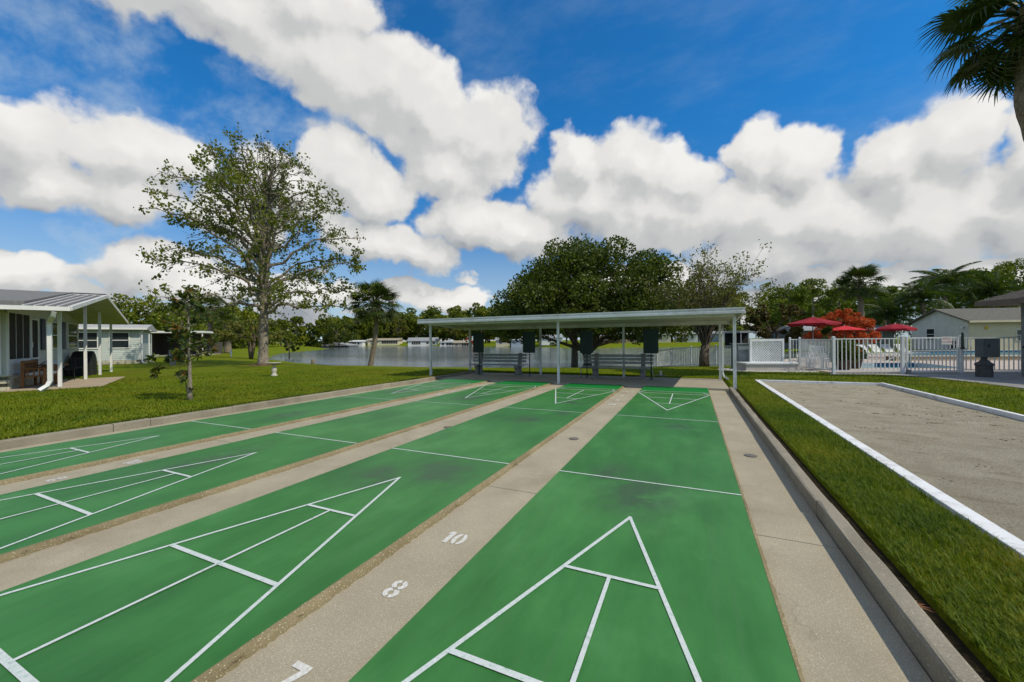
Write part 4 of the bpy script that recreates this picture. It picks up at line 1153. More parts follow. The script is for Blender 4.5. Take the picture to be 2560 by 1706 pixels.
# ------------------------------------------------------------------ the big sycamore
def make_sycamore():
    rng = np.random.default_rng(14)
    t = tree_root('sycamore_tree', 'tall sparse-leaved sycamore on the left lawn', -23.58, 11.91)
    wood, tw = MB(), MB()
    H = 15.6
    tz = np.array([0, .25, .8, 2, 3.6, 5.2, 7.5, 10, 12.5, 14.4, 15.6])
    tr = np.array([.50, .38, .32, .295, .27, .22, .16, .11, .06, .03, .012])
    tx = np.array([0, 0, .02, .05, .10, .14, .20, .18, .30, .36, .30]); ty = np.array([0, 0, 0, .03, .05, 0, -.05, .02, .06, 0, .05])
    wood.tube(list(zip(tx, ty, tz)), list(tr), 12)
    # second leader
    wood.tube([(.12, 0, 4.6), (.42, .1, 6.2), (.55, .2, 8.5), (.62, .15, 11.0), (.9, .2, 13.2), (1.0, .3, 14.2)], [.17, .15, .12, .08, .04, .015], 8)
    wood.tube([(.10, 0, 4.0), (-.45, .15, 5.8), (-.75, .3, 8.0), (-1.2, .3, 10.6), (-1.7, .5, 12.6)], [.15, .13, .10, .06, .02], 8)
    leafC, leafD = [], []
    def trunk_at(z): return np.array([np.interp(z, tz, tx), np.interp(z, tz, ty), z])
    def leaves_on(pts, dens):
        for p in pts:
            if rng.random() < dens * .46:
                k = rng.integers(3, 9)
                leafC.append(p + rng.normal(0, .125, (k, 3)))
    nl = 62
    for i in range(nl):
        f = i / (nl - 1)
        z0 = 3.5 + (12.6 - 3.5) * f
        phi = i * 2.399 + rng.uniform(-.35, .35)
        Rm = np.interp(z0, [3.5, 4.5, 6, 8, 10, 11.5, 12.6], [7.2, 7.3, 6.9, 5.6, 3.9, 2.4, 1.2]) * rng.uniform(.86, 1.02)
        rise = np.interp(z0, [3.5, 4.2, 5.5, 8, 10, 12.6], [.8, 1.8, 3.4, 4.2, 3.6, 2.4]) * rng.uniform(.7, 1.2)
        if i in (0, 2, 5): rise = .3
        d = np.array([math.cos(phi), math.sin(phi), 0])
        p0 = trunk_at(z0); p2 = p0 + d * Rm + np.array([0, 0, rise]); p1 = p0 + d * Rm * rng.uniform(.25, .42) + np.array([0, 0, rise * rng.uniform(.75, 1.0) + .6])
        P = bez(p0, p1, p2, 10); P[1:-1] += rng.normal(0, .12, (8, 3)); P[3:-1] += np.cross(d, [0, 0, 1]) * rng.normal(0, .35)
        r0 = np.interp(Rm, [1, 4, 8], [.03, .075, .15])
        wood.tube(P, list(np.linspace(r0, .014, 10)), 6, False)
        ns = int(4 + Rm * 1.35)
        sparse = np.interp(z0, [4, 7, 9, 12, 14], [1.05, .95, .65, .36, .26]) * (0.72 if d[0] * .909 + d[1] * .416 > .5 and z0 > 9 else 1)
        for j in range(ns):
            s = rng.uniform(.18, 1.0); k = s * 9; a = P[int(k)] if k >= 9 else P[int(k)] * (1 - k % 1) + P[int(k) + 1] * (k % 1)
            side = np.cross(d, [0, 0, 1]) * rng.choice([-1, 1])
            L = (.5 + .28 * Rm * (1.15 - s)) * rng.uniform(.7, 1.25)
            v = d * rng.uniform(.3, .9) + side * rng.uniform(.3, 1.0) + np.array([0, 0, rng.uniform(-.35, .55)]); v /= np.linalg.norm(v)
            Q = bez(a, a + v * L * .5 + [0, 0, .08], a + v * L - [0, 0, .10 * L], 5)
            tw.tube(Q, list(np.linspace(.028, .008, 5)), 4, False)
            leaves_on(Q[1:], .62 * sparse)
            for _ in range(4):
                b = Q[rng.integers(1, 5)]; v2 = v + rng.normal(0, .7, 3); v2 /= np.linalg.norm(v2); l2 = rng.uniform(.3, .8)
                e = b + v2 * l2
                tw.tube([b, (b + e) / 2 + [0, 0, .03], e], [.012, .009, .005], 3, False)
                leaves_on([e, (b + e) / 2, e], .80 * sparse)
        leaves_on(P[4:], .5 * sparse)
    # inner shoots low on the trunk
    inner = np.array([0, 0, 4.6]) + rng.normal(0, 1, (260, 3)) * [.8, .8, 1.5]
    leafC.append(inner)
    wood.build('trunk', BARK_PALE, t, True); tw.build('branches', BARK_PALE, t)
    Cc = np.concatenate(leafC)
    V, F = cards(Cc, .185, rng, .8, 0, None, .25)
    link('crown', np_mesh('crown', V, F), L_SYC, t)
    # clumps of ball moss / mistletoe
    for c, r in (((.75, .2, 12.0), .62), ((-.1, .0, 8.6), .5), ((-3.0, 1.5, 8.2), .45)):
        Pm = lump_pts([np.array(c)], [r], 520, rng, .95, .2)
        V, F = cards(Pm, .13, rng, .5); mo = link('mistletoe', np_mesh('mistletoe', V, F), L_SHRUB, t); mo['kind'] = 'stuff'
    # mulch ring
    MB().lathe([(1.05, -.02), (.95, .045), (.5, .08)], (0, 0, 0), 20).build('mulch', pmat('brown_mulch', (.14, .075, .03), (.08, .045, .02), 12, 1, .8, 30), t)
    t.scale = (.86, .86, .93)
make_sycamore()

# ------------------------------------------------------------------ evergreen by the shelter
def make_dense(name, label, x, y, H, W, trunk_pts, zc, n_l, per, leaf, size, mat, seed, bark=BARK, squash=.8, shape=None, group=None, limbs=14, z=None, rs_=1.0):
    rng = np.random.default_rng(seed)
    t = tree_root(name, label, x, y, 0, group, z)
    cs, rs = [], []
    while len(cs) < n_l:
        v = rng.normal(size=3); v /= np.linalg.norm(v)
        k = rng.uniform(.35, 1) ** .5
        p = rng.uniform([-W / 2, -W / 2, 0], [W / 2, W / 2, H]) if shape else np.array([v[0] * W / 2 * k, v[1] * W / 2 * k, zc + v[2] * (H - zc) * k * .92 if v[2] > 0 else zc + v[2] * (zc * .42) * k])
        if shape and not shape(p, rng): continue
        cs.append(p); rs.append(rng.uniform(.55, 1.0) * W / 11 * rs_)
    cs = np.array(cs)
    P = lump_pts(cs, rs, per, rng, squash, .5)
    V, F = cards(P, size, rng, .62)
    wood = MB()
    for tp, tr in trunk_pts: wood.tube(tp, tr, 9)
    top = np.array(trunk_pts[0][0][-1], float)
    for i in rng.choice(len(cs), min(limbs, len(cs)), replace=False):
        src = np.array(trunk_pts[rng.integers(len(trunk_pts))][0][-1], float)
        c = cs[i]
        wood.tube(bez(src, (src + c) / 2 + [0, 0, .35], c, 6), list(np.linspace(.13, .02, 6) * (W / 12)), 5, False)
    wood.build('trunk', bark, t, True)
    link('crown', np_mesh('crown', V, F), mat, t)
    return t
def big_tree():
    # profile in the picture: high shoulder left of centre, lower rounded right half
    rt2 = np.array([.909, .416])
    def shape(p, rng):
        u = p[0] * rt2[0] + p[1] * rt2[1]
        top = np.interp(u, [-6.6, -5, -3.2, -1.0, .9, 1.6, 3.4, 5.4, 6.6], [4.4, 6.4, 8.5, 9.2, 9.5, 9.0, 8.5, 7.3, 4.6])
        low = np.interp(u, [-6.6, -4, -1, 2, 6.6], [2.6, 2.5, 2.9, 2.6, 2.3])
        w2 = -p[0] * rt2[1] + p[1] * rt2[0]
        u *= 1.06
        if (u / 6.6) ** 2 + (w2 / 5.6) ** 2 > 1: return False
        top = low + (top - low) * math.sqrt(max(0, 1 - (w2 / 5.8) ** 2))
        return low < p[2] < top - .35 and (p[2] > top - 2.6 or p[2] < low + 1.6 or rng.random() < .4)
    tp = [([(0, 0, 0), (.02, 0, .5), (-.05, .05, 1.2)], [.36, .28, .26])]
    limbs = [([(-.02, .03, 1.0), (-.9, -.3, 2.0), (-1.7, -.5, 3.2), (-2.3, -.6, 4.6)], [.2, .17, .14, .10]),
             ([(.0, .03, 1.1), (.6, .3, 1.7), (1.5, .7, 1.95), (1.75, .8, 2.5), (2.1, 1.0, 4.0)], [.2, .17, .14, .12, .09]),
             ([(-.03, .03, 1.1), (-.1, .3, 2.4), (.1, .2, 4.2)], [.22, .18, .12])]
    t = make_dense('evergreen_tree', 'large dense dark evergreen tree with forked trunk behind the shelter', -5.21, 22.67, 9.6, 13.2, tp + limbs, 4.9, 270, 200, None, .21, L_DARK, 5, squash=.75, shape=shape, limbs=26)
    t2 = make_dense('evergreen_tree', 'second evergreen with straight grey trunk left of the forked tree', -6.5, 24.0, 6.6, 4.6, [([(0, 0, 0), (.03, 0, 2), (.06, 0, 4.2)], [.27, .22, .16])], 4.9, 18, 160, None, .2, L_DARK, 8, bark=BARK_PALE)
big_tree()

# ------------------------------------------------------------------ crape myrtle
def crape():
    rng = np.random.default_rng(21)
    t = tree_root('crape_myrtle', 'vase-shaped crape myrtle with bare fine branches in front of the rear fence', 1.96, 19.0)
    w = MB(); lc = []
    w.tube([(0, 0, 0), (-.02, 0, .5), (.06, 0, 1.15)], [.24, .20, .19], 9)
    w.tube([(.14, .05, 0), (.14, .05, .6), (.22, .06, 1.3)], [.15, .14, .12], 8)
    for i in range(46):
        ph = rng.uniform(0, 6.28); R2 = rng.uniform(.5, 3.1) ; zt = 5.0 - .11 * R2 ** 2 + rng.uniform(-1.1, .35)
        a = np.array([.08 + .08 * math.cos(ph), .03 + .08 * math.sin(ph), 1.05 + rng.uniform(0, .25)])
        e = np.array([R2 * math.cos(ph), R2 * math.sin(ph), zt])
        P = bez(a, a * .4 + e * [.35, .35, .62], e, 9); P[1:-1] += rng.normal(0, .05, (7, 3))
        w.tube(P, list(np.linspace(.045, .006, 9)), 5, False)
        for j in range(9):
            b = P[rng.integers(4, 9)]; v = rng.normal(0, .5, 3) + (e - a) / 6 + [0, 0, .2]
            q = b + v * rng.uniform(.5, 1.0)
            w.tube([b, (b + q) / 2, q], [.012, .008, .004], 3, False)
            if rng.random() < .95: lc.append(q + rng.normal(0, .13, (rng.integers(8, 18), 3)))
            if rng.random() < .6: lc.append((b + q) / 2 + rng.normal(0, .12, (4, 3)))
    w.build('trunk', BARK, t, True)
    V, F = cards(np.concatenate(lc), .14, rng, .5)
    link('crown', np_mesh('crown', V, F), L_CRAPE, t)
crape()

# ------------------------------------------------------------------ young magnolia
def magnolia():
    rng = np.random.default_rng(31)
    t = tree_root('magnolia_tree', 'young magnolia with dark glossy leaves and pale thin trunk on the left lawn', -10.29, 1.36)
    w = MB()
    w.tube([(0, 0, 0), (0, 0, .15), (.01, 0, .45), (-.02, .01, .9), (-.06, .02, 1.5), (-.07, .02, 2.2), (-.10, .03, 2.9)], [.07, .055, .045, .038, .03, .02, .008], 9)
    w.tube([(-.02, 0, .12), (-.10, -.02, .30), (-.16, -.03, .58)], [.02, .014, .008], 6)
    C_, D_ = [], []
    def whorl(c, d, n, s=.15):
        d = np.array(d, float); d /= np.linalg.norm(d)
        for k in range(n):
            v = d * rng.uniform(.2, 1.0) + rng.normal(0, .55, 3); v /= np.linalg.norm(v)
            C_.append(np.array(c) + v * s * .55); D_.append(v)
    for i in range(48):
        z = rng.uniform(1.02, 2.65); ph = rng.uniform(0, 6.28)
        L = np.interp(z, [.95, 1.3, 1.9, 2.3, 2.85], [.30, .46, .52, .36, .12]) * rng.uniform(.5, 1.15)
        a = np.array([-.05, .02, z - .12]); e = np.array([-.05 + L * math.cos(ph), .02 + L * math.sin(ph), z + .05])
        w.tube([a, (a + e) / 2, e], [.012, .009, .005], 4, False)
        whorl(e, e - a + [0, 0, .25], rng.integers(7, 12))
        if L > .25: whorl((a + e) / 2, e - a + [0, 0, .3], 5)
    # a long low branch to the left and the sucker at the base
    a, e = np.array([-.05, .02, 1.05]), np.array([-.78, -.42, 1.12])
    w.tube([a, (a + e) / 2 + [0, 0, .03], e], [.016, .012, .006], 5, False)
    whorl(e, e - a, 18, .16); whorl(e * .9 + [0, 0, -.28], [-.3, -.2, -.4], 16, .16); whorl(e * .85 + [.02, 0, -.12], [-.4, 0, .1], 10, .15)
    whorl([-.17, -.05, .66], [-.3, -.1, .2], 30, .17); whorl([-.12, -.04, .52], [-.2, -.2, .1], 14, .15); whorl([.06, 0, .30], [.5, -.2, .3], 6, .1)
    whorl([-.10, .03, 2.82], [0, 0, 1], 14, .16); whorl([-.10, .03, 2.6], [0, 0, 1], 12, .16)
    C2 = np.array(C_); D2 = np.array(D_)
    V, F = cards(C2, .18, rng, .40, 0, D2 * 6)
    w.build('trunk', BARK_PALE, t, True)
    link('crown', np_mesh('crown', V, F), L_MAG, t)
magnolia()

# ------------------------------------------------------------------ palms
def fan_mesh(seed, pet=1.0, rad=.85, n=34, droop=.5, wid=.05):
    rng = np.random.default_rng(seed); mb = MB()
    mb.tube([(0, 0, 0), (pet * .5, 0, .10 * pet), (pet, 0, .06 * pet)], [.028, .022, .014], 5, False)
    for k in range(n):
        a = -R(125) + R(250) * k / (n - 1) + rng.normal(0, .02)
        L = rad * (1.0 - .16 * abs(a) / 2.2) * rng.uniform(.9, 1.08)
        dx, dy = math.cos(a), math.sin(a)
        px, py = -dy, dx
        pts = []
        for s, w in ((.04, .35), (.35, 1.0), (.62, .75), (.84, .35), (1.0, .05)):
            z = .06 * pet + .12 * math.sin(s * 2.4) - droop * L * max(0, s - .35) ** 1.7 * rng.uniform(.8, 1.25) - .10 * abs(math.sin(a)) * s
            pts.append((pet + dx * L * s * (1 - .12 * s), dy * L * s, z, w))
        b = len(mb.v)
        for x, y, z, w in pts:
            h = wid * w * .5
            mb.v += [(x - px * h, y - py * h, z), (x + px * h, y + py * h, z + .012 * w)]
        for i in range(len(pts) - 1): mb.f.append((b + 2 * i, b + 2 * i + 1, b + 2 * i + 3, b + 2 * i + 2))
    return mb.mesh('frond')
FANS = [fan_mesh(3, 1.0, .85, 34, .45), fan_mesh(4, .9, .95, 32, .75), fan_mesh(5, 1.1, .8, 36, .25)]
for f in FANS: f.materials.append(L_PALM)
FANS_D = [f.copy() for f in FANS]
for f in FANS_D: f.materials.clear(); f.materials.append(L_PALMD)
def fan_palm(label, x, y, path, r0, r1, nf, sc, seed, fans=FANS, lo=-55, hi=80, group=None, z=None, boots=True, az0=None):
    rng = random.Random(seed)
    t = tree_root('cabbage_palm', label, x, y, 0, group, z, 'palm')
    n = len(path); rr = [r0 * 1.25] + [r0 + (r1 - r0) * i / (n - 2) for i in range(n - 1)]
    w = MB()
    # ringed trunk
    P, Rr = [], []
    pv = [Vector(p) for p in path]
    for i in range(n - 1):
        for k in range(8):
            s = k / 8; P.append(pv[i].lerp(pv[i + 1], s)); Rr.append((rr[i] * (1 - s) + rr[i + 1] * s) * (1 + (.05 if k % 2 else -.02)))
    P.append(pv[-1]); Rr.append(rr[-1])
    w.tube(P, Rr, 10)
    w.build('trunk', BARK_PALM, t, True)
    top = pv[-1]
    if boots:
        bm = MB()
        for k in range(26):
            a = k * 2.4; zz = -.85 * sc + .9 * sc * k / 26; rad = r1 * 1.05
            b = top + Vector((math.cos(a) * rad, math.sin(a) * rad, zz))
            bm.bar(b, b + Vector((math.cos(a) * .22 * sc, math.sin(a) * .22 * sc, .26 * sc)), .10 * sc, .03 * sc)
        bm.build('leaf_boots', BARK_PALM, t)
    for k in range(nf):
        el = R(lo + (hi - lo) * (k + .5) / nf + rng.uniform(-8, 8)); az = k * 2.399 + rng.uniform(-.25, .25)
        if az0 is not None: az = az0(k, az, rng)
        s = sc * rng.uniform(.85, 1.12) * (0.85 if el > R(55) else 1)
        link('frond', fans[k % 3], None, t, tuple(top + Vector((0, 0, .05 * sc))), (rng.uniform(-.3, .3), -el, az), s)
    return t
fan_palm('cabbage palm leaning at the near lake shore', -21.75, 19.21, [(0, 0, -.2), (.18, .05, .8), (.40, .12, 1.9), (.52, .16, 3.2), (.55, .18, 4.6), (.48, .2, 4.9)], .19, .15, 50, 1.28, 3, lo=-48, hi=84)
fan_palm('cabbage palm with pale bare trunk, left one of the pair beyond the lawn', -64.6, 30.6, [(0, 0, 0), (.1, 0, 2.5), (.0, 0, 5.0), (.1, 0, 6.6)], .36, .27, 26, 1.5, 5)
fan_palm('cabbage palm with short thick trunk, right one of the pair beyond the lawn', -62.4, 31.8, [(0, 0, 0), (.0, 0, 2), (.1, 0, 4.1)], .42, .32, 24, 1.4, 6)
fan_palm('tall cabbage palm standing behind the red umbrellas', 16.3, 44.2, [(0, 0, 0), (.05, 0, 2.5), (-.05, 0, 5), (-.1, 0, 6.9)], .27, .2, 40, 1.35, 7)
big = fan_palm('large cabbage palm overhanging the top right corner', 13.65, 15.0, [(0, 0, -.1), (-.8, -.3, 3.0), (-1.65, -.62, 6.2), (-2.45, -1.0, 9.0), (-2.45, -1.10, 11.6)], .30, .23, 50, 1.36, 9, FANS_D, -75, 75)

# feather palms behind the pool house
def feather_mesh(seed, L=3.2, n=46):
    rng = np.random.default_rng(seed); mb = MB()
    ax = bez((0, 0, 0), (L * .5, 0, L * .42), (L * .95, 0, -.25 * L), 14)
    mb.tube(ax, list(np.linspace(.035, .006, 14)), 4, False)
    for k in range(n):
        s = .12 + .87 * k / n; i = s * 13; a = ax[int(i)] * (1 - i % 1) + ax[min(13, int(i) + 1)] * (i % 1)
        ll = .62 * math.sin(math.pi * min(1, s * .85 + .12)) + .12
        for sd in (-1, 1):
            e = a + np.array([ll * .35, sd * ll * .75, -ll * rng.uniform(.45, .9)]); md = (a + e) / 2 + [0, 0, .08]
            b = len(mb.v); mb.v += [tuple(a), tuple(md + [.03, 0, 0]), tuple(e), tuple(md - [.03, 0, 0])]; mb.f.append((b, b + 1, b + 2, b + 3))
    return mb.mesh('frond')
FEA = [feather_mesh(1), feather_mesh(2, 2.8)]
for f in FEA: f.materials.append(L_PALMD)
def feather_palm(label, x, y, h, nf, sc, seed):
    rng = random.Random(seed)
    t = tree_root('feather_palm', label, x, y, 0, 'dark feather palms behind the pool house', None, 'palm')
    MB().tube([(0, 0, 0), (.1, 0, h * .5), (0, .1, h)], [.24, .19, .15], 9).build('trunk', BARK_PALM, t, True)
    for k in range(nf):
        el = R(-35 + 105 * (k + .5) / nf + rng.uniform(-8, 8))
        link('frond', FEA[k % 2], None, t, (0, .1, h), (rng.uniform(-.3, .3), -el, k * 2.399 + rng.uniform(-.2, .2)), sc * rng.uniform(.85, 1.1))
feather_palm('dark drooping feather palm left of the pool house gable', 27.4, 61.0, 5.6, 26, 1.35, 1)
feather_palm('tallest dark feather palm behind the pool house gable', 31.6, 66.0, 7.6, 28, 1.35, 2)
feather_palm('dark feather palm behind the pool house roof ridge', 36.2, 66.5, 6.4, 26, 1.3, 3)
feather_palm('low dark feather palm nearest the grey shed left of the pool house', 24.3, 61.5, 3.6, 22, 1.3, 4)

# ------------------------------------------------------------------ trees one can tell apart in the background
def lumpy(name, label, x, y, H, W, zc, n_l, per, size, mat, seed, trunk_r=.2, bark=BARK, forks=1, **k):
    rng = random.Random(seed)
    tps = []
    for f in range(forks):
        a = f * 2.2 + 1; s = .0 if forks == 1 else .5
        tps.append(([(0, 0, 0), (math.cos(a) * s * .4, math.sin(a) * s * .4, zc * .35), (math.cos(a) * s * W * .12, math.sin(a) * s * W * .12, zc * .8)], [trunk_r * 1.2, trunk_r, trunk_r * .65]))
    return make_dense(name, label, x, y, H, W, tps, zc, n_l, per, None, size, mat, seed, bark=bark, **k)
lumpy('lawn_tree', 'small multi-stemmed tree on the lawn left of the sycamore trunk', -42.96, 23.18, 4.6, 6.6, 2.9, 34, 90, .28, L_CRAPE, 41, .16, forks=4)
lumpy('lawn_tree', 'small round green tree right of the sycamore trunk', -47.5, 31.0, 3.0, 2.8, 1.9, 12, 90, .26, L_SHRUB, 42, .08)
lumpy('orange_tree', 'small rusty orange tree on the far shore left of the leftmost score board', -69.8, 111.5 + 5, 4.9, 4.6, 3.0, 22, 70, .4, L_ORANGE, 43, .14)
lumpy('russet_tree', 'brownish green tree at the right end of the shelter roof', 9.6, 46.0, 7.0, 5.6, 4.2, 40, 120, .34, L_BRN, 44, .2, forks=2)
lumpy('shore_shrub', 'yellow green bush left of the white roofed shed', 10.4, 52.5, 3.0, 2.4, 1.6, 12, 90, .3, L_YEL, 45, .08)
lumpy('golden_rain_tree', 'round tree covered in orange seed clusters behind the red umbrellas', 13.2, 38.4, 4.8, 5.6, 3.0, 120, 110, .17, L_ORANGE, 46, .13, rs_=.80, shape=lambda p, r: (p[0] ** 2 + p[1] ** 2) / 6.2 + ((p[2] - 1.9) / 2.5) ** 2 < 1 and p[2] > 1.7)
def pine(label, x, y, H, W, seed, n_l=20, low=.55):
    rng = np.random.default_rng(seed)
    t = tree_root('pine_tree', label, x, y, 0, 'pines behind the pool')
    w = MB(); w.tube([(0, 0, 0), (.1, 0, H * .5), (0, .1, H * .93)], [.22, .17, .05], 7)
    cs, rs = [], []
    for i in range(n_l):
        z = H * (low + (1 - low) * rng.uniform(0, .92) ** .8); k = 1 - .5 * (z / H - low) / (1 - low)
        a = rng.uniform(0, 6.28); r = W / 2 * k * rng.uniform(.3, 1)
        c = np.array([r * math.cos(a), r * math.sin(a), z]); cs.append(c); rs.append(rng.uniform(.55, .95) * W / 6)
        w.tube([(0, 0, z * .93), tuple(c * [.5, .5, 1]), tuple(c)], [.07, .05, .02], 4, False)
    w.build('trunk', BARK_PALE, t, True)
    P = lump_pts(cs, rs, 130, rng, .6, .4)
    V, F = cards(P, .42, rng, .45); link('crown', np_mesh('crown', V, F), L_PINE, t)
for lab, x, y, H, W, sd in (('flat-topped pine just right of the russet tree', 18.0, 84.0, 11.2, 8.0, 1), ('tallest pine left of the tall cabbage palm', 23.6, 93, 13.0, 8.5, 2),
                            ('pine just left of the tall cabbage palm trunk', 25.5, 84, 9.8, 8.0, 3), ('pine just right of the tall cabbage palm', 29.5, 78.0, 9.2, 7.0, 4),
                            ('broad pine above the left slope of the pool house roof', 40.0, 86, 11.8, 9.5, 5), ('broad bright pine above the pool house ridge', 43.5, 83.5, 11.6, 10, 6),
                            ('broad pine left of the brown eave at the right edge', 48.5, 88.0, 12.9, 11, 7), ('pine at the far right edge above the brown eave', 49.5, 80.0, 12.2, 9, 8)):
    pine(lab, x, y, H, W, sd, 26, .45)

# ------------------------------------------------------------------ woods that read as one mass
def wood(name, label, spots, seed, mat=L_WOOD):
    rng = np.random.default_rng(seed); VV, FF = [], []; b = 0; tr = MB()
    for (x, y, H, W) in spots:
        z = ground_z(x, y)
        D = math.hypot(x - CAM.x, y - CAM.y)
        n_l = int(16 + W * 1.1); cs, rs = [], []
        for i in range(n_l):
            a = rng.uniform(0, 6.28); k = rng.uniform(0, 1) ** .5; zz = rng.uniform(.16, .94)
            prof = math.sin(math.pi * min(1, max(.05, zz)) ** .8) ** .6
            cs.append(np.array([x + W / 2 * k * prof * math.cos(a), y + W / 2 * k * prof * math.sin(a), z + H * zz])); rs.append(rng.uniform(.6, 1.1) * W / 5.2)
        P = lump_pts(cs, rs, 64, rng, .8, .6)
        s = max(.45, D * .0048)
        V, F = cards(P, s, rng, .75); VV.append(V); FF.append(F + b); b += len(V)
        tr.tube([(x, y, z - .1), (x, y, z + H * .6)], [W * .035, W * .02], 5, False)
    o = link(name, np_mesh(name, np.concatenate(VV), np.concatenate(FF)), mat)
    tag(o, label, 'woodland', kind='stuff')
    tr.build('trunks', BARK, o)
def along(pts, step, H, W, seed, jit=4):
    rng = random.Random(seed); out = []
    for (a, b) in zip(pts[:-1], pts[1:]):
        n = max(1, int(math.hypot(b[0] - a[0], b[1] - a[1]) / step))
        for i in range(n):
            s = (i + rng.uniform(.2, .8)) / n
            out.append((a[0] + (b[0] - a[0]) * s + rng.uniform(-jit, jit), a[1] + (b[1] - a[1]) * s + rng.uniform(-jit, jit), H * rng.uniform(.78, 1.12), W * rng.uniform(.8, 1.25)))
    return out
wood('woodland', 'dark green woodland behind the houses across the lake', along([(-190, 150), (-150, 160), (-110, 158), (-70, 142), (-40, 128), (-10, 132), (30, 128)], 4.2, 15.5, 9.5, 1)
     + along([(-180, 165), (-140, 178), (-100, 178), (-55, 160), (0, 150), (45, 140)], 5.5, 19, 11, 2), 51)
wood('woodland', 'tall dark woodland left of the lake behind the lawn', along([(-135, 22), (-128, 48), (-140, 75), (-160, 100)], 4.0, 13, 9.5, 3) + along([(-120, 88), (-135, 112), (-150, 128)], 6, 13, 9, 4) + along([(-88, 34), (-95, 46), (-112, 66), (-118, 80)], 4.5, 9, 8, 5, 3), 52)
wood('woodland', 'mixed wood behind the pool area', along([(12, 96), (30, 98), (52, 96), (80, 84)], 3.4, 10, 8, 6) + along([(16, 72), (24, 74)], 4, 4.5, 5, 7, 2), 53, L_PINE)
# waterside trees that stand out on the far left shore
for lab, x, y, H, W, sd, mt in (('dark spreading tree over the low house on the far left shore', -116, 94 + 6, 12.0, 13, 61, L_DARK), ('dark tree at the left tip of the far shore', -134, 92, 10.5, 12, 62, L_DARK),
                                ('yellow green tree behind the cream house across the lake', -128, 146, 13.5, 11, 63, L_YEL), ('bright green tree right of the white gabled house across the lake', -92, 140, 11.5, 9, 64, L_YEL),
                                ('tall dark tree behind the white gabled house across the lake', -112, 150, 15.5, 10, 65, L_DARK), ('broad tree between the first two score boards across the lake', -50.5, 108, 5.2, 7, 66, L_YEL),
                                ('dark round tree beside the pink house across the lake', -23.5, 108, 5.6, 6, 67, L_DARK), ('shade tree behind the cream gable across the lake', -7, 124, 7.5, 9, 68, L_WOOD),
                                ('drooping dark tree behind the crape myrtle across the lake', 6, 128, 7.5, 9, 69, L_DARK)):
    lumpy('shore_tree', lab, x, y, H, W, H * .52, 44, 60, .62, mt, sd, .28)
# clipped shrubs along the far houses
def shrub(label, x, y, w, h, seed, mat=L_SHRUB, n=3, size=.3, grp='shrubs in front of the houses across the lake'):
    rng = np.random.default_rng(seed)
    t = thing('shrub', label, 'shrub', (x, y, ground_z(x, y)), 0, grp)
    cs = [np.array([(i - (n - 1) / 2) * w / n, rng.uniform(-.2, .2), h * .5]) for i in range(n)]
    P = lump_pts(cs, [h * .62] * n, 120, rng, .9, .4); P[:, 2] = np.maximum(P[:, 2], .03)
    V, F = cards(P, size, rng, .7); link('foliage', np_mesh('foliage', V, F), mat, t)
    MB().tube([(0, 0, 0), (0, 0, h * .5)], .04, 5).build('stem', BARK, t)
for i, (lab, x, y) in enumerate((('low shrub at the foot of the white gabled house across the lake', -103, 130.5), ('low shrub left of the white roofed carport house across the lake', -92, 123.5),
                                 ('low shrub in front of the tan roofed house across the lake', -77, 118.5), ('dark shrub left of the blue-grey house with the wide window', -50.5, 103.2),
                                 ('shrub in front of the pale half hidden house across the lake', -33.5, 100.6), ('shrub at the foot of the pink house across the lake', -17, 100.0),
                                 ('shrub in front of the white roofed house with dark porch', -10.5, 106.0), ('shrub in front of the bright white house across the lake', -1.0, 113.0))):
    shrub(lab, x, y, 2.6, 1.1, 200 + i)
shrub('low palm-like shrub at the corner of the grey sided house', -34.6, 12.0, .9, .6, 220, L_SHRUB, 2, .2, 'garden shrubs')
# ------------------------------------------------------------------ pool deck and pools
DECK = pmat('pinkish_pool_deck', (.50, .41, .34), (.43, .35, .29), 1.6, .9, .25, 60)
COPING = pmat('cream_coping', (.60, .54, .42), (.52, .46, .36), 3, .8, .2, 50)
BEIGE = pmat('beige_pool_wall', (.40, .33, .22), (.34, .28, .185), 3, .85, .2, 50)
TILE_B = pmat('blue_glazed_tile', (.010, .07, .16), (.006, .045, .11), 8, .25, 0, 20, .5)
TILE_W = pmat('white_glazed_tile', (.68, .70, .70), (.62, .64, .64), 8, .3, 0, 20, .5)
def pool_water():
    mt, n, l, b = new_mat('clear_pool_water')
    tc = n.new('ShaderNodeTexCoord'); v = tc.outputs['Object']
    c = ramp2(n, l, noise_node(n, l, v, .4, 3), [(.35, (.04, .24, .30)), (.65, (.08, .34, .38))])
    l.new(c, b.inputs['Base Color']); b.inputs['Roughness'].default_value = .06; b.inputs['IOR'].default_value = 1.33
    bump_node(n, l, b, noise_node(n, l, v, 4, 4), .25, .05)
    return mt
POOLW = pool_water()
DZ = .10
def sheet_with_holes(name, outer, holes, z, mat, parent):
    bm = bmesh.new()
    for loop in [outer] + holes:
        vs = [bm.verts.new((x, y, z)) for x, y in loop]
        for i in range(len(vs)): bm.edges.new((vs[i], vs[(i + 1) % len(vs)]))
    bmesh.ops.triangle_fill(bm, use_beauty=True, use_dissolve=False, edges=bm.edges[:])
    for f in bm.faces:
        if f.normal.z < 0: f.normal_flip()
    me = bpy.data.meshes.new(name); bm.to_mesh(me); bm.free()
    return link(name, me, mat, parent)
wade = [(8.25, 18.75), (12.35, 19.55), (12.45, 24.0), (9.5, 23.1)]
deck_outer = [(6.56, 15.40), (8.95, 16.14), (10.95, 17.02), (12.9, 17.6), (15.5, 18.4), (34, 25), (36, 44), (20, 41), (11, 34), (6.5, 26), (6.05, 18.2)]
deck = thing('pool_deck', 'pinkish concrete deck round the pools', None, kind='structure')
sheet_with_holes('deck_surface', deck_outer, [wade], DZ, DECK, deck)
n = len(deck_outer)
rim = MB()
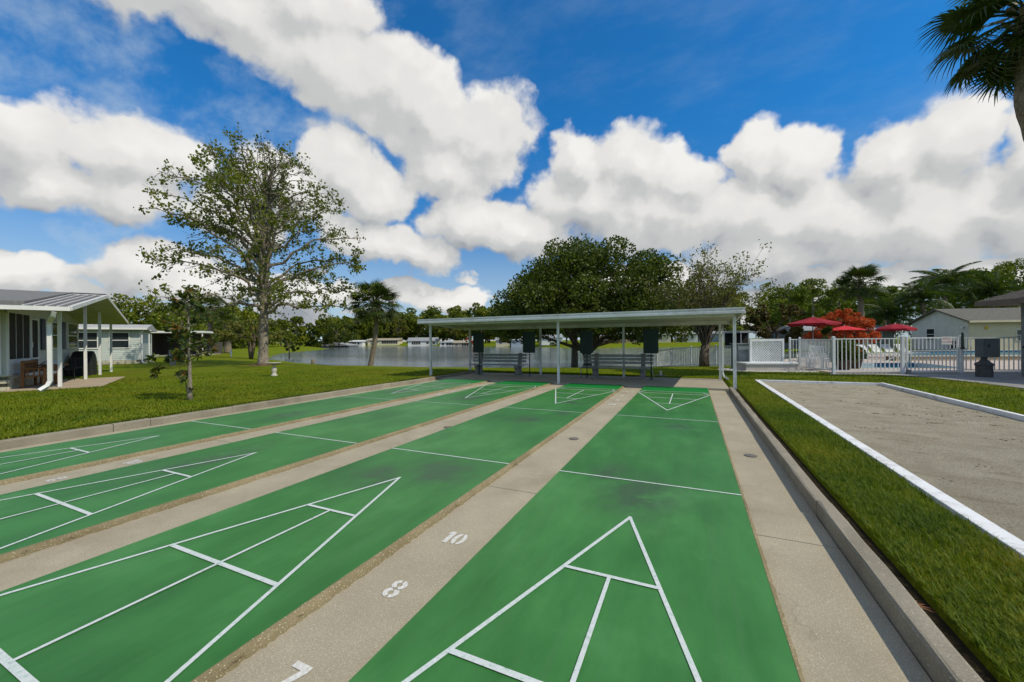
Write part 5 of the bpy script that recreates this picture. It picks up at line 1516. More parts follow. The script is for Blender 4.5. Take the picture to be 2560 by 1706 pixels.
for i in range(n):
    a, b = deck_outer[i], deck_outer[(i + 1) % n]
    rim.add([(*a, -.2), (*b, -.2), (*b, DZ - .001), (*a, DZ - .001)], [(0, 1, 2, 3)])
rim.build('deck_edge', COPING, deck)
wp = thing('wading_pool', 'small sunken pool with blue tile band and depth markers behind the fence', 'pool', (10.6, 21.3, 0))
ox, oy = 10.6, 21.3
for i in range(4):
    a, b = wade[i], wade[(i + 1) % 4]
    MB().add([(a[0]-ox, a[1]-oy, -.8), (b[0]-ox, b[1]-oy, -.8), (b[0]-ox, b[1]-oy, DZ - .002), (a[0]-ox, a[1]-oy, DZ - .002)], [(0, 1, 2, 3)]).build('wall', TILE_W, wp)
# tiles along the far wall: depth marker tiles at the left, blue ones after
A, B = Vector((9.5 - ox, 23.1 - oy, 0)), Vector((12.45 - ox, 24.0 - oy, 0)); dv = (B - A).normalized(); nv = Vector((dv.y, -dv.x, 0))
txt = [None, None, '5', 'FT', '0', 'IN', None] + [None] * 14
L_ = (B - A).length; k = 0; s = 0.01
font_cache = {}
def text_mesh(s_, size):
    cu = bpy.data.curves.new('lettering', 'FONT'); cu.body = s_; cu.size = size; cu.align_x = 'CENTER'; cu.align_y = 'CENTER'
    o = bpy.data.objects.new('lettering', cu); me = bpy.data.meshes.new_from_object(o)
    bpy.data.objects.remove(o); bpy.data.curves.remove(cu); return me
INK = pmat('black_lettering', (.01, .01, .01), (.015, .015, .015), 4, .6)
while s + .14 < L_:
    a = A + dv * s; b = A + dv * (s + .135)
    white = 2 <= k <= 6
    q = [a + nv * .004, b + nv * .004]
    tl = MB().add([(q[0].x, q[0].y, -.13), (q[1].x, q[1].y, -.13), (q[1].x, q[1].y, DZ - .006), (q[0].x, q[0].y, DZ - .006),
                   (q[0].x + nv.x * .008, q[0].y + nv.y * .008, -.13), (q[1].x + nv.x * .008, q[1].y + nv.y * .008, -.13), (q[1].x + nv.x * .008, q[1].y + nv.y * .008, DZ - .006), (q[0].x + nv.x * .008, q[0].y + nv.y * .008, DZ - .006)],
                  [(0, 1, 2, 3), (7, 6, 5, 4), (0, 4, 5, 1), (1, 5, 6, 2), (2, 6, 7, 3), (3, 7, 4, 0)]).build('tile', TILE_W if white else TILE_B, wp)
    if k < len(txt) and txt[k]:
        m_ = text_mesh(txt[k], .12 if len(txt[k]) == 1 else .095)
        mid = (a + b) / 2 + nv * .015
        link('lettering', m_, INK, tl, (mid.x, mid.y, -.015), (R(90), 0, math.atan2(dv.y, dv.x)))
    s += .141; k += 1
MB().prism([(x - ox, y - oy) for x, y in wade], -.8, -.11).build('water', POOLW, wp)
MB().tube([(.95, 1.2, .08), (.95, 1.2, .62), (.55, .8, .75), (-.6, -.6, .30), (-.8, -.85, -.05)], .022, 8).build('handrail', STEEL, wp, True)
def cope():
    for i in range(4):
        a, b = Vector((wade[i][0]-ox, wade[i][1]-oy, DZ + .012)), Vector((wade[(i+1) % 4][0]-ox, wade[(i+1) % 4][1]-oy, DZ + .012))
        d_ = (b - a).normalized(); o_ = Vector((d_.y, -d_.x, 0)) * .13
        MB().add([a + d_ * .0, b, b + o_, a + o_], [(0, 3, 2, 1)]).build('coping', COPING, wp)
cope()
# main pool, raised behind a low wall
mp_ = thing('swimming_pool', 'raised swimming pool with blue tiled edge in front of the pool house', 'pool', (17.5, 32.5, DZ))
PO = [(12.0, 26.1), (19.0, 28.2), (27.0, 31.0), (27.5, 42.0), (17.0, 37.5), (14.6, 31.4)]
pl = [(x - 17.5, y - 32.5) for x, y in PO]
for i in range(6):
    a, b = Vector((*pl[i], 0)), Vector((*pl[(i + 1) % 6], 0)); d_ = (b - a).normalized(); nn = Vector((d_.y, -d_.x, 0))
    MB().add([a, b, b + Vector((0, 0, .235)), a + Vector((0, 0, .235)), a - nn * .3, b - nn * .3, b - nn * .3 + Vector((0, 0, .235)), a - nn * .3 + Vector((0, 0, .235))],
             [(0, 1, 2, 3), (7, 6, 5, 4), (3, 2, 6, 7)]).build('wall', BEIGE, mp_)
    MB().bar(a - nn * .13 + Vector((0, 0, .262)), b - nn * .13 + Vector((0, 0, .262)), .36, .05).build('coping', COPING, mp_)
    ln_ = (b - a).length; m_ = int(ln_ / .5)
    if i in (3, 4, 2):
        for j in range(m_):
            p = a + d_ * (ln_ * (j + .02) / m_) - nn * .31; q = a + d_ * (ln_ * (j + .96) / m_) - nn * .31
            MB().bar(p + Vector((0, 0, .13)), q + Vector((0, 0, .13)), .02, .24).build('tile', TILE_B, mp_)
MB().prism([(x * .965, y * .965) for x, y in pl], -.6, .16).build('water', POOLW, mp_)

# ------------------------------------------------------------------ fences
def pickets(root, p0, p1, zb, h, step, w=.022, post0=True, post1=True, pw=.075, rail=.04, cap=True, zb1=None):
    """fence bay: two rails, pickets one by one, square posts"""
    a, b = Vector((*p0, zb)), Vector((*p1, zb if zb1 is None else zb1)); d_ = (b - a); L = d_.length; d_.normalize()
    for z in (.10, h - .06): MB().bar(a + Vector((0, 0, z)), b + Vector((0, 0, z)), .03, rail).build('rail', FENCE_WHITE, root)
    me = MB().box(-w / 2, w / 2, -w / 2, w / 2, 0, h - .16 - rail / 2 + .02).mesh('picket'); me.materials.append(FENCE_WHITE)
    n_ = int(round(L / step)); ang = math.atan2(d_.y, d_.x)
    for i in range(1, n_):
        p = a + (b - a) * (i / n_)
        link('picket', me, None, root, (p.x, p.y, p.z + .11), (0, 0, ang))
    for q, on in ((a, post0), (b, post1)):
        if on:
            ps = MB().box(-pw / 2, pw / 2, -pw / 2, pw / 2, -.1, h + .02).build('post', FENCE_WHITE, root, loc=tuple(q), rot=(0, 0, ang))
            if cap: MB().add([(-pw * .58, -pw * .58, h + .02), (pw * .58, -pw * .58, h + .02), (pw * .58, pw * .58, h + .02), (-pw * .58, pw * .58, h + .02), (0, 0, h + .055)], [(0, 1, 2, 3), (0, 4, 1), (1, 4, 2), (2, 4, 3), (3, 4, 0)]).build('cap', FENCE_WHITE, ps)
def fence(label): return thing('picket_fence', label, 'fence', (0, 0, 0))
f = fence('white metal picket fence in front of the wading pool')
pickets(f, (6.54, 15.26), (8.90, 16.02), .085, 1.42, .155, .026, pw=.095)
f = fence('white metal picket fence running back from the front corner post to the lattice')
pickets(f, (6.50, 15.36), (6.02, 18.15), .09, 1.40, .12, .022, False, True)
pickets(f, (6.02, 18.15), (5.62, 18.05), .09, 1.40, .13, .022, False, True)
f = fence('shaded metal picket fence right of the gate post')
pickets(f, (11.0, 16.98), (12.95, 17.50), .09, 1.42, .155, .026, True, True, pw=.09)
pickets(f, (12.95, 17.50), (15.3, 18.3), .09, 1.42, .155, .026, False, True, pw=.09)
f = fence('white metal picket fence behind the crape myrtle by the lake')
pts = [(-.65, 22.7), (.27, 21.1), (1.35, 20.45), (2.58, 19.8), (3.70, 19.2), (3.72, 17.5)]
for i in range(5): pickets(f, pts[i], pts[i + 1], ground_z(*pts[i]) + .0, 1.15, .105, .02, i == 0, True, pw=.05, zb1=ground_z(*pts[i + 1]))
# gate
g = thing('pool_gate', 'white metal picket gate standing next to the wading pool', 'gate', (0, 0, 0))
a, b = Vector((9.06, 16.09, .10)), Vector((10.86, 16.89, .10)); d_ = (b - a).normalized(); ang = math.atan2(d_.y, d_.x)
for p in (a, b): MB().box(-.03, .03, -.03, .03, 0, 1.40).build('stile', FENCE_WHITE, g, loc=tuple(p), rot=(0, 0, ang))
for z in (.06, 1.36): MB().bar(a + Vector((0, 0, z)), b + Vector((0, 0, z)), .03, .05).build('rail', FENCE_WHITE, g)
me = MB().box(-.013, .013, -.013, .013, 0, 1.28).mesh('picket'); me.materials.append(FENCE_WHITE)
for i in range(1, 13):
    p = a + (b - a) * (i / 13); link('picket', me, None, g, (p.x, p.y, .16), (0, 0, ang))
MB().box(-.05, .05, -.05, .05, 0, .16).build('hinge_box', CONC_DARK, g, loc=(9.08, 16.03, .062), rot=(0, 0, ang))
lk = MB().box(-.035, .035, -.06, -.02, .95, 1.50).box(-.055, .055, -.075, -.01, .92, .99).build('latch', DARKGREEN, g, loc=(10.98, 16.93, .09), rot=(0, 0, ang))
MB().lathe([(.01, 0), (.035, .03), (.035, .06), (.01, .09)], (0, -.04, 1.49), 10).build('latch_knob', DARKGREEN, lk, True)
# sign
RED = pmat('red_sign_lettering', (.42, .03, .05), (.38, .025, .045), 3, .6)
sg = thing('pool_sign', 'white sign with red POOL CLOSED lettering on the gate', 'sign', (10.42, 16.66, 1.20), ang)
MB().box(-.20, .20, -.04, -.028, 0, .30).build('panel', TILE_W, sg)
for s_, z in (('POOL', .215), ('CLOSED', .09)):
    link('lettering', text_mesh(s_, .125 if s_ == 'POOL' else .105), RED, sg, (0, -.0425, z), (R(90), 0, 0))

# lattice screen on a concrete plinth
def lattice():
    t = thing('lattice_screen', 'white lattice screen standing on the pinkish plinth', 'screen', (3.88, 17.20, .38), math.atan2(.80, 1.72))
    w, h = 1.62, 1.10
    MB().box(0, .09, -.03, .03, -.1, h).box(w - .09, w, -.03, .03, -.1, h).build('frame_post', FENCE_WHITE, t)
    MB().box(.09, w - .09, -.028, .028, h - .13, h - .01).build('top_panel', FENCE_WHITE, t)
    MB().box(.09, w - .09, -.028, .028, -.02, .05).build('bottom_rail', FENCE_WHITE, t)
    for dirn, yy in ((1, .006), (-1, -.006)):
        mb = MB(); x0, x1, z0, z1 = .09, w - .09, .05, h - .13; st = .115
        c = -(z1 - z0)
        while c < (x1 - x0):
            # line x = x0 + c + (z - z0)
            za, zb2 = z0 + max(0, -c), z0 + min(z1 - z0, (x1 - x0) - c)
            if zb2 - za > .01:
                pa = (x0 + c + (za - z0), yy, za); pb = (x0 + c + (zb2 - z0), yy, zb2)
                if dirn < 0: pa = (x0 + x1 - pa[0], yy, pa[2]); pb = (x0 + x1 - pb[0], yy, pb[2])
                mb.bar(pa, pb, .008, .036, (0, 1, 0) if False else (0, 0, 1))
            c += st
        mb.build('lattice', FENCE_WHITE, t)['kind'] = 'stuff'
    p = thing('plinth', 'pinkish white concrete plinth in front of the lattice screen', 'plinth', (3.62, 16.08, .03), math.atan2(.64, 2.06))
    PK = pmat('pinkish_render', (.58, .52, .48), (.50, .45, .41), 4, .85, .3, 50)
    MB().prism([(0, 0), (2.2, 0), (2.2, .95), (0, .95)], 0, .30).build('base', PK, p)
    MB().prism([(-.05, -.05), (2.2, -.05), (2.2, 1.0), (-.05, 1.0)], .30, .37).build('cap', FENCE_WHITE, p, bevel=.012)
    q = thing('utility_box', 'grey green utility cabinet behind the left edge of the lattice', 'cabinet', (3.45, 17.62, .05), .4)
    GG = pmat('grey_green_metal', (.20, .23, .23), (.16, .185, .185), 4, .5)
    MB().box(-.2, .35, -.3, .3, 0, 1.18).build('body', GG, q, bevel=.015)
    MB().box(-.16, .31, -.315, -.30, .1, 1.05).build('door', GG, q)
    MB().box(-.24, .39, -.34, .34, 1.18, 1.22).build('lid', GG, q)
lattice()
def gravel():
    rng = np.random.default_rng(77)
    me = []; V, F = [], []
    base = np.array([(-1,-1,0),(1,-1,0),(1,1,0),(-1,1,0),(-.5,-.6,.9),(.6,-.5,.8),(.5,.6,.9),(-.6,.5,.75)], float)
    fc = np.array([(4,5,6,7),(0,1,5,4),(1,2,6,5),(2,3,7,6),(3,0,4,7)])
    n_ = 0
    poly = np.array([(2.95, 15.75), (3.6, 15.70), (6.45, 16.3), (6.35, 18.0), (3.6, 17.4), (2.75, 17.8), (2.5, 16.6)])
    while n_ < 1500:
        x, y = rng.uniform(2.5, 6.5), rng.uniform(15.5, 18)
        if not inside(poly, np.array([x]), np.array([y]))[0]: continue
        s = rng.uniform(.018, .045); a = rng.uniform(0, 6.28); c, sn = math.cos(a), math.sin(a)
        v = base * s * rng.uniform(.7, 1.3, 3); v = np.stack([v[:, 0] * c - v[:, 1] * sn + x, v[:, 0] * sn + v[:, 1] * c + y, v[:, 2] * .8 + ground_z(x, y) - .004], 1)
        V.append(v); F.append(fc + n_ * 8); n_ += 1
    o = link('gravel', np_mesh('gravel', np.concatenate(V), np.concatenate(F)), pmat('white_gravel', (.55, .53, .48), (.36, .34, .30), 8, .9))
    tag(o, 'white gravel round the lattice plinth', 'gravel', kind='stuff')
gravel()

# ------------------------------------------------------------------ umbrellas
FAB = pmat('dark_red_canvas', (.30, .010, .020), (.24, .008, .016), 2, .85)
FAB2 = pmat('bright_red_canvas', (.60, .025, .03), (.52, .02, .026), 2, .8)
def umbrella(label, x, y, zt, r, drop, fab, n=8, valance=.16, dome=0.0, ripple=True, rot=0.2):
    z0 = DZ
    u = thing('umbrella', label, 'umbrella', (x, y, z0), rot, 'red umbrellas by the pool')
    H = zt - z0
    MB().tube([(0, 0, 0), (0, 0, H)], .025, 8).build('pole', STEEL, u, True)
    mb = MB(); rings = [(0.02, H), (.35, H - drop * (.35 - dome * .2)), (.7, H - drop * (.7 - dome * .22)), (1.0, H - drop)]
    seg = n * 4
    for rr, z in rings:
        for k in range(seg):
            a = 2 * math.pi * k / seg; s = (k % 4) / 4
            sag = 1 - .075 * math.sin(math.pi * s) * rr
            mb.v.append((r * rr * sag * math.cos(a), r * rr * sag * math.sin(a), z - .05 * math.sin(math.pi * s) * rr * (1 - rr) * 2))
    for i in range(3):
        for k in range(seg): mb.f.append((i * seg + k, i * seg + (k + 1) % seg, (i + 1) * seg + (k + 1) % seg, (i + 1) * seg + k))
    cp = mb.build('canopy', fab, u)
    if valance:
        vb = MB()
        for k in range(seg + 1):
            a = 2 * math.pi * k / seg; s = (k % 4) / 4; sag = 1 - .075 * math.sin(math.pi * s)
            low = valance * (.55 + .45 * math.sin(math.pi * s))
            vb.v += [(r * sag * math.cos(a), r * sag * math.sin(a), H - drop + .001), (r * sag * 1.01 * math.cos(a), r * sag * 1.01 * math.sin(a), H - drop - low)]
        vb.f = [(2 * k, 2 * k + 1, 2 * k + 3, 2 * k + 2) for k in range(seg)]
        vb.build('valance', fab, cp)
    for k in range(n):
        a = 2 * math.pi * k / n
        MB().tube([(0, 0, H - drop * .15), (r * .5 * math.cos(a), r * .5 * math.sin(a), H - drop * .55 - .03), (r * .97 * math.cos(a), r * .97 * math.sin(a), H - drop - .02)], .012, 5).build('rib', WHITE, u)
    MB().lathe([(.0, 0), (.03, .02), (.0, .08)], (0, 0, H), 8).build('finial', WHITE, u)
    MB().lathe([(.28, 0), (.28, .05), (.06, .09)], (0, 0, 0), 16).build('base', CONC_DARK, u)
umbrella('largest dark red umbrella, left of the others', 7.3, 21.5, 2.62, 1.24, .36, FAB, 8, .12)
umbrella('bright red umbrella in front of the orange tree', 12.0, 33.5, 2.40, 1.38, .34, FAB2, 8, .0)
umbrella('domed dark red umbrella next to the pool house', 14.1, 31.1, 2.42, 1.06, .36, FAB, 8, .16, .6)

# ------------------------------------------------------------------ pool furniture
PLAST = pmat('white_plastic_strap', (.68, .68, .66), (.58, .58, .56), 4, .5)
def lounger(label, x, y, rz, back=50):
    t = thing('sun_lounger', label, 'lounger', (x, y, DZ), rz, 'white sun loungers on the deck')
    for yy in (-.3, .3):
        MB().tube([(-.6, yy, .33), (.75, yy, .33)], .018, 6).build('side_rail', PLAST, t)
        for xx in (-.45, .65): MB().tube([(xx, yy, .33), (xx + .05, yy, 0)], .016, 6).build('leg', PLAST, t)
        c, s_ = math.cos(R(back)), math.sin(R(back))
        MB().tube([(-.55, yy, .34), (-.55 - .75 * c, yy, .34 + .75 * s_)], .018, 6).build('back_rail', PLAST, t)
    for k in range(9): MB().box(-.5 + k * .145, -.5 + k * .145 + .09, -.3, .3, .335, .345).build('strap', PLAST, t)
    for k in range(6):
        q = .08 + k * .115; p0 = Vector((-.55 - q * c, 0, .34 + q * s_)); p1 = Vector((-.55 - (q + .08) * c, 0, .34 + (q + .08) * s_))
        MB().bar(p0, p1, .6, .01, (0, 0, 1)).build('strap', PLAST, t)
for lab, x, y in (('white sun lounger nearest the corner plants, back raised', 12.0, 28.6), ('second white sun lounger from the corner plants', 12.9, 29.4), ('third white sun lounger from the corner plants', 13.8, 30.2), ('white sun lounger nearest the domed umbrella', 15.0, 31.6)):
    lounger(lab, x, y - 2.6 + 2.0, R(-60))
def arm_chair(label, x, y, rz):
    t = thing('plastic_chair', label, 'chair', (x, y, DZ), rz, 'white chairs behind the fence')
    for sx in (-.26, .26):
        for sy in (-.25, .25): MB().bar((sx, sy, 0), (sx * .92, sy * .92, .42), .05, .05).build('leg', PLAST, t)
        MB().bar((sx, -.27, .64), (sx, .27, .64), .06, .04).build('arm', PLAST, t)
        MB().bar((sx, .25, .42), (sx, .27, .64), .05, .04).build('arm_post', PLAST, t)
    MB().box(-.25, .25, -.25, .25, .40, .44).build('seat', PLAST, t)
    for k in range(5): MB().bar((-.2 + k * .1, -.25, .44), (-.2 + k * .1, -.38, .98), .06, .02).build('back_slat', PLAST, t)
    MB().bar((-.25, -.38, .98), (.25, -.38, .98), .04, .06).build('back_rail', PLAST, t)
for lab, x, y, r_ in (('white slatted chair close to the corner post of the fence', 6.95, 17.4, 1.2), ('white slatted chair turned away behind the dense pickets', 6.75, 18.3, 2.6), ('white slatted chair behind the lattice screen', 6.6, 19.6, .6)):
    arm_chair(lab, x, y, r_)
def planter(label, x, y, r, h, seed, fm, pot, flowers=None):
    rng = np.random.default_rng(seed)
    t = thing('planter', label, 'planter', (x, y, DZ), 0, 'planters by the wading pool')
    MB().lathe([(r * .62, 0), (r * .85, .35), (r, .40), (r * .95, .42)], (0, 0, 0), 18).build('pot', pot, t, True)
    P = lump_pts([np.array([0, 0, .42 + h * .45]), np.array([r * .5, .1, .42 + h * .35]), np.array([-r * .5, -.1, .42 + h * .4])], [h * .48] * 3, 420, rng, 1.1, .3)
    V, F = cards(P, .16, rng, .4, -.3); link('foliage', np_mesh('foliage', V, F), fm, t)
    if flowers:
        P = lump_pts([np.array(c) for c in flowers[1]], [.13] * len(flowers[1]), 60, rng); V, F = cards(P, .07, rng, .9); link('flowers', np_mesh('flowers', V, F), flowers[0], t)
BROWNP = pmat('dark_brown_pot', (.05, .035, .028), (.07, .05, .04), 5, .6)
ORFL = pmat('orange_petals', (.45, .14, .01), (.38, .10, .008), 8, .7)
planter('dark pot of tall leafy plants next to the fence corner post', 7.35, 17.2, .38, 1.0, 301, L_DARK, BROWNP)
planter('dark pot with orange flowers at the wading pool corner', 8.05, 18.2, .34, .62, 302, L_SHRUB, BROWNP, (ORFL, [(-.12, -.2, .72), (.08, -.25, .80), (.0, -.1, .95)]))
lumpy('shrub_palm', 'dark leafy clump behind the corner planters', 9.0, 24.8, 2.1, 2.0, 1.1, 12, 120, .22, L_DARK, 303, .06, z=DZ, squash=1.0)

# ------------------------------------------------------------------ pool house and other buildings on the right
def pool_house():
    c = Vector((26.0, 50.9, 0)); ang_ = .43 - .15
    h = thing('pool_house', 'white and cream pool house with grey shingle roof', 'house', (26.0, 49.2, .06), ang_)
    WG = pmat('white_block_wall', (.60, .61, .58), (.54, .55, .52), 2, .8); CW = pmat('cream_block_wall', (.58, .53, .40), (.52, .475, .36), 2, .8)
    # local x along the long front, y back; gable end on the left (x = 0)
    Lh, Wd, ev, rg = 16, 6.4, 2.95, 4.35
    MB().box(0, Lh, 0, Wd, 0, ev).build('wall', CW, h)
    MB().add([(-.012, 0, 0), (-.012, Wd, 0), (-.012, Wd, ev), (-.012, Wd / 2, rg - .1), (-.012, 0, ev)], [(4, 3, 2, 1, 0)]).build('gable_wall', WG, h)
    o = .45
    MB().add([(-.35, -o, ev - .02), (Lh, -o, ev - .02), (Lh, Wd / 2, rg), (-.35, Wd / 2, rg), (Lh, Wd + o, ev - .02), (-.35, Wd + o, ev - .02),
              (-.35, -o, ev - .16), (Lh, -o, ev - .16), (Lh, Wd / 2, rg - .14), (-.35, Wd / 2, rg - .14), (Lh, Wd + o, ev - .16), (-.35, Wd + o, ev - .16)],
             [(0, 1, 2, 3), (3, 2, 4, 5), (7, 6, 9, 8), (8, 9, 11, 10), (0, 3, 9, 6), (3, 5, 11, 9), (0, 6, 7, 1), (4, 10, 11, 5), (1, 7, 8, 2), (2, 8, 10, 4)]).build('roof', pmat('brown_grey_shingles', (.15, .14, .115), (.10, .095, .08), 6, .95, .5, 30), h)
    MB().bar((-.3, -o - .02, ev - .09), (Lh, -o - .02, ev - .09), .04, .2).build('fascia', CW, h)
    w_ = window(h, 'x', -.012, 3.6, 4.5, 1.1, 2.25, -1, t=.07)
    window(h, 'x', -.012, 1.2, 2.0, .2, 1.0, -1, t=.05)
    for k in range(3): window(h, 'y', 0, 4 + k * 3.4, 4.9 + k * 3.4, 1.0, 2.0, -1)
    lt = MB().box(-.25, -.02, .35, .55, 2.35, 2.42).build('flood_light', WHITE, h)
    MB().lathe([(.05, 0), (.10, .08), (.10, .18), (.03, .22)], (-.2, .45, 2.12), 10).build('lamp', WHITE, lt, True)
    MB().lathe([(.0, 0), (.16, .002), (.16, .02), (.0, .022)], (0, 0, 0), 16).build('round_sign', pmat('yellow_sign', (.55, .40, .03), (.45, .32, .02), 4, .6), h, loc=(1.5, -.02, 2.25), rot=(R(90), 0, 0))
    return h
pool_house()
def grey_shed():
    h = thing('grey_shed', 'low long building with pale grey roof behind the domed umbrella', 'building', (20.2, 58.0, .1), .43)
    MB().box(-7, 4.5, 0, 5, 0, 2.35).build('wall', pmat('dark_shed_wall', (.16, .17, .16), (.12, .125, .12), 3, .8), h)
    MB().add([(-7.4, -.5, 2.35), (4.9, -.5, 2.35), (4.9, 2.5, 3.0), (-7.4, 2.5, 3.0), (4.9, 5.5, 2.35), (-7.4, 5.5, 2.35), (-7.4, -.5, 2.25), (4.9, -.5, 2.25), (4.9, 5.5, 2.25), (-7.4, 5.5, 2.25)],
             [(0, 1, 2, 3), (3, 2, 4, 5), (7, 6, 9, 8), (1, 7, 8, 4, 2), (0, 3, 5, 9, 6), (0, 6, 7, 1), (4, 8, 9, 5)]).build('roof', ROOF_G, h)
    for k in range(4): window(h, 'y', 0, -5.5 + k * 2.4, -4.3 + k * 2.4, .8, 2.0, -1)
    h2 = thing('white_roof_shed', 'teal shed with a bright white roof left of the umbrellas', 'building', (14.2, 62.0, .15), .43)
    MB().box(-1.5, 1.7, 0, 3, 0, 1.95).build('wall', pmat('teal_wall', (.10, .22, .24), (.08, .18, .20), 3, .8), h2)
    MB().add([(-2.0, -.4, 2.5), (2.0, -.4, 2.5), (1.3, -.4, 1.95), (-1.2, -.4, 1.95), (-2.0, 3.4, 2.6), (2.0, 3.4, 2.6), (1.3, 3.4, 2.0), (-1.2, 3.4, 2.0)], [(0, 3, 2, 1), (0, 1, 5, 4), (4, 5, 6, 7), (1, 2, 6, 5), (0, 4, 7, 3), (3, 7, 6, 2)]).build('roof', ROOF_W, h2)
    MB().box(-.6, .5, -.03, 0, .2, 1.8).build('door', SCREEN, h2)
    h3 = thing('grey_carport', 'grey carport seen above the lattice screen', 'carport', (8.7, 56.0, .1), .43)
    MB().box(-1.7, 1.7, 0, 4, 2.15, 2.4).build('roof', ROOF_G, h3)
    for x in (-1.5, -.5, .5, 1.5): MB().box(x - .05, x + .05, .05, .15, 0, 2.15).build('post', ROOF_G, h3)
    MB().box(-1.6, 1.6, 3.7, 3.9, 0, 2.15).build('back_wall', SCREEN, h3)
grey_shed()
def eave_pavilion():
    c = Vector((10.98, 16.09, 0)); d1 = Vector((.909, .416, 0)); d2 = Vector((-.416, .909, 0))
    h = thing('hip_roof_pavilion', 'brown hip roof and grey corner post at the right edge', 'pavilion', (10.98, 16.09, .06), math.atan2(.416, .909))
    BR = pmat('brown_shingles', (.10, .085, .07), (.065, .055, .045), 8, .95, .6, 30); FA = pmat('brown_fascia', (.17, .135, .11), (.14, .11, .09), 3, .7)
    z = 2.78 - .06; Wx, Wy = 9.0, 7.0
    MB().add([(0, 0, z), (Wx, 0, z), (Wx, -Wy, z), (0, -Wy, z), (3.4, -3.5, z + 1.55), (Wx - 3.4, -3.5, z + 1.55)], [(0, 4, 5, 1), (1, 5, 2), (2, 5, 4, 3), (3, 4, 0)]).build('roof', BR, h)
    MB().add([(.02, -.02, z - .16), (Wx - .02, -.02, z - .16), (Wx - .02, -Wy + .02, z - .16), (.02, -Wy + .02, z - .16)], [(0, 1, 2, 3)]).build('soffit', FA, h)
    for a, b in (((0, 0), (Wx, 0)), ((0, 0), (0, -Wy))): MB().bar((*a, z - .08), (*b, z - .08), .04, .17).build('fascia', FA, h)
    for x, y in ((.80, -.85), (.80, -Wy + .6), (Wx - .6, -.8)): MB().box(x - .09, x + .09, y - .09, y + .09, -.06, z - .16).build('post', pmat('grey_post_paint', (.20, .22, .21), (.17, .185, .18), 3, .6) if 'grey_post_paint' not in bpy.data.materials else bpy.data.materials['grey_post_paint'], h)
eave_pavilion()
def meter():
    m_ = thing('meter_pedestal', 'grey electrical cabinet on a fat drum base beside the path', 'cabinet', (10.80, 15.25, .06), .43)
    DG = pmat('dark_grey_enamel', (.10, .115, .12), (.08, .09, .095), 4, .5); DD = pmat('dark_concrete_drum', (.085, .085, .08), (.06, .06, .058), 6, .9, .4, 50)
    MB().lathe([(.21, 0), (.21, .40), (.235, .42), (.235, .47), (.21, .49), (.12, .56), (.08, .63), (.08, .75)], (0, 0, 0), 20).build('drum', DD, m_, False)
    cb = MB().box(-.18, .42, -.13, .13, .70, 1.36).build('cabinet', DG, m_, bevel=.012)
    MB().box(-.14, .38, -.145, -.131, .75, 1.31).build('door', DG, cb)
    MB().box(-.02, .0, -.17, -.146, 1.05, 1.15).build('handle', BLACK, cb)
    b_ = thing('bollard', 'dark bollard at the right edge of the path', 'bollard', (11.75, 15.05, .06), 0)
    MB().lathe([(.07, 0), (.07, 1.02), (.12, 1.04), (.12, 1.09), (.03, 1.12)], (0, 0, 0), 14).build('post', BLACK, b_)
meter()
# small items on the left lawn
STONE = pmat('pale_cast_stone', (.52, .49, .42), (.42, .39, .33), 6, .9, .4, 50)
bb = thing('bird_bath', 'pale stone bird bath on the left lawn in front of the sycamore', 'bird bath', (-14.89, 6.72, ground_z(-14.89, 6.72)))
MB().lathe([(.13, 0), (.13, .05), (.09, .09), (.07, .13), (.10, .22), (.11, .29), (.07, .38), (.035, .42), (.03, .50)], (0, 0, 0), 18).build('pedestal', STONE, bb, True)
MB().lathe([(.05, .50), (.20, .535), (.28, .57), (.29, .585), (.26, .58), (.05, .545)], (0, 0, 0), 22).build('basin', STONE, bb, True)
mt_ = thing('meter_post', 'grey utility post with a small box behind the magnolia', 'post', (-30.24, 10.14, ground_z(-30.24, 10.14)), .5)
MB().box(-.13, .13, -.10, .10, 0, .62).build('post', CONC_DARK, mt_); MB().box(-.15, .15, -.13, .11, .62, .98).build('box', pmat('blue_grey_box', (.27, .31, .35), (.22, .25, .29), 4, .5), mt_, bevel=.01); MB().box(-.10, .10, -.145, -.131, .68, .92).build('lid', STEEL, mt_)
st_ = thing('stump_post', 'short wooden post at the lake shore', 'post', (-30.53, 21.1, ground_z(-30.53, 21.1)), .2)
MB().lathe([(.19, -.05), (.18, .38), (.15, .44)], (0, 0, 0), 12).build('post', BARK_PALE, st_)
for i, (lab, x, y) in enumerate((('slim pale marker pipe nearest the sycamore trunk', -26.6, 13.6), ('slim pale marker pipe far out on the left lawn', -48.0, 24.0))):
    p_ = thing('marker_pipe', lab, 'pipe', (x, y, ground_z(x, y)), 0, 'pale marker pipes on the lawn')
    MB().tube([(0, 0, -.05), (0, 0, .75)], .09, 10).build('pipe', PVC, p_, True); MB().lathe([(.11, .72), (.11, .80), (.04, .83)], (0, 0, 0), 10).build('cap', PVC, p_, True)
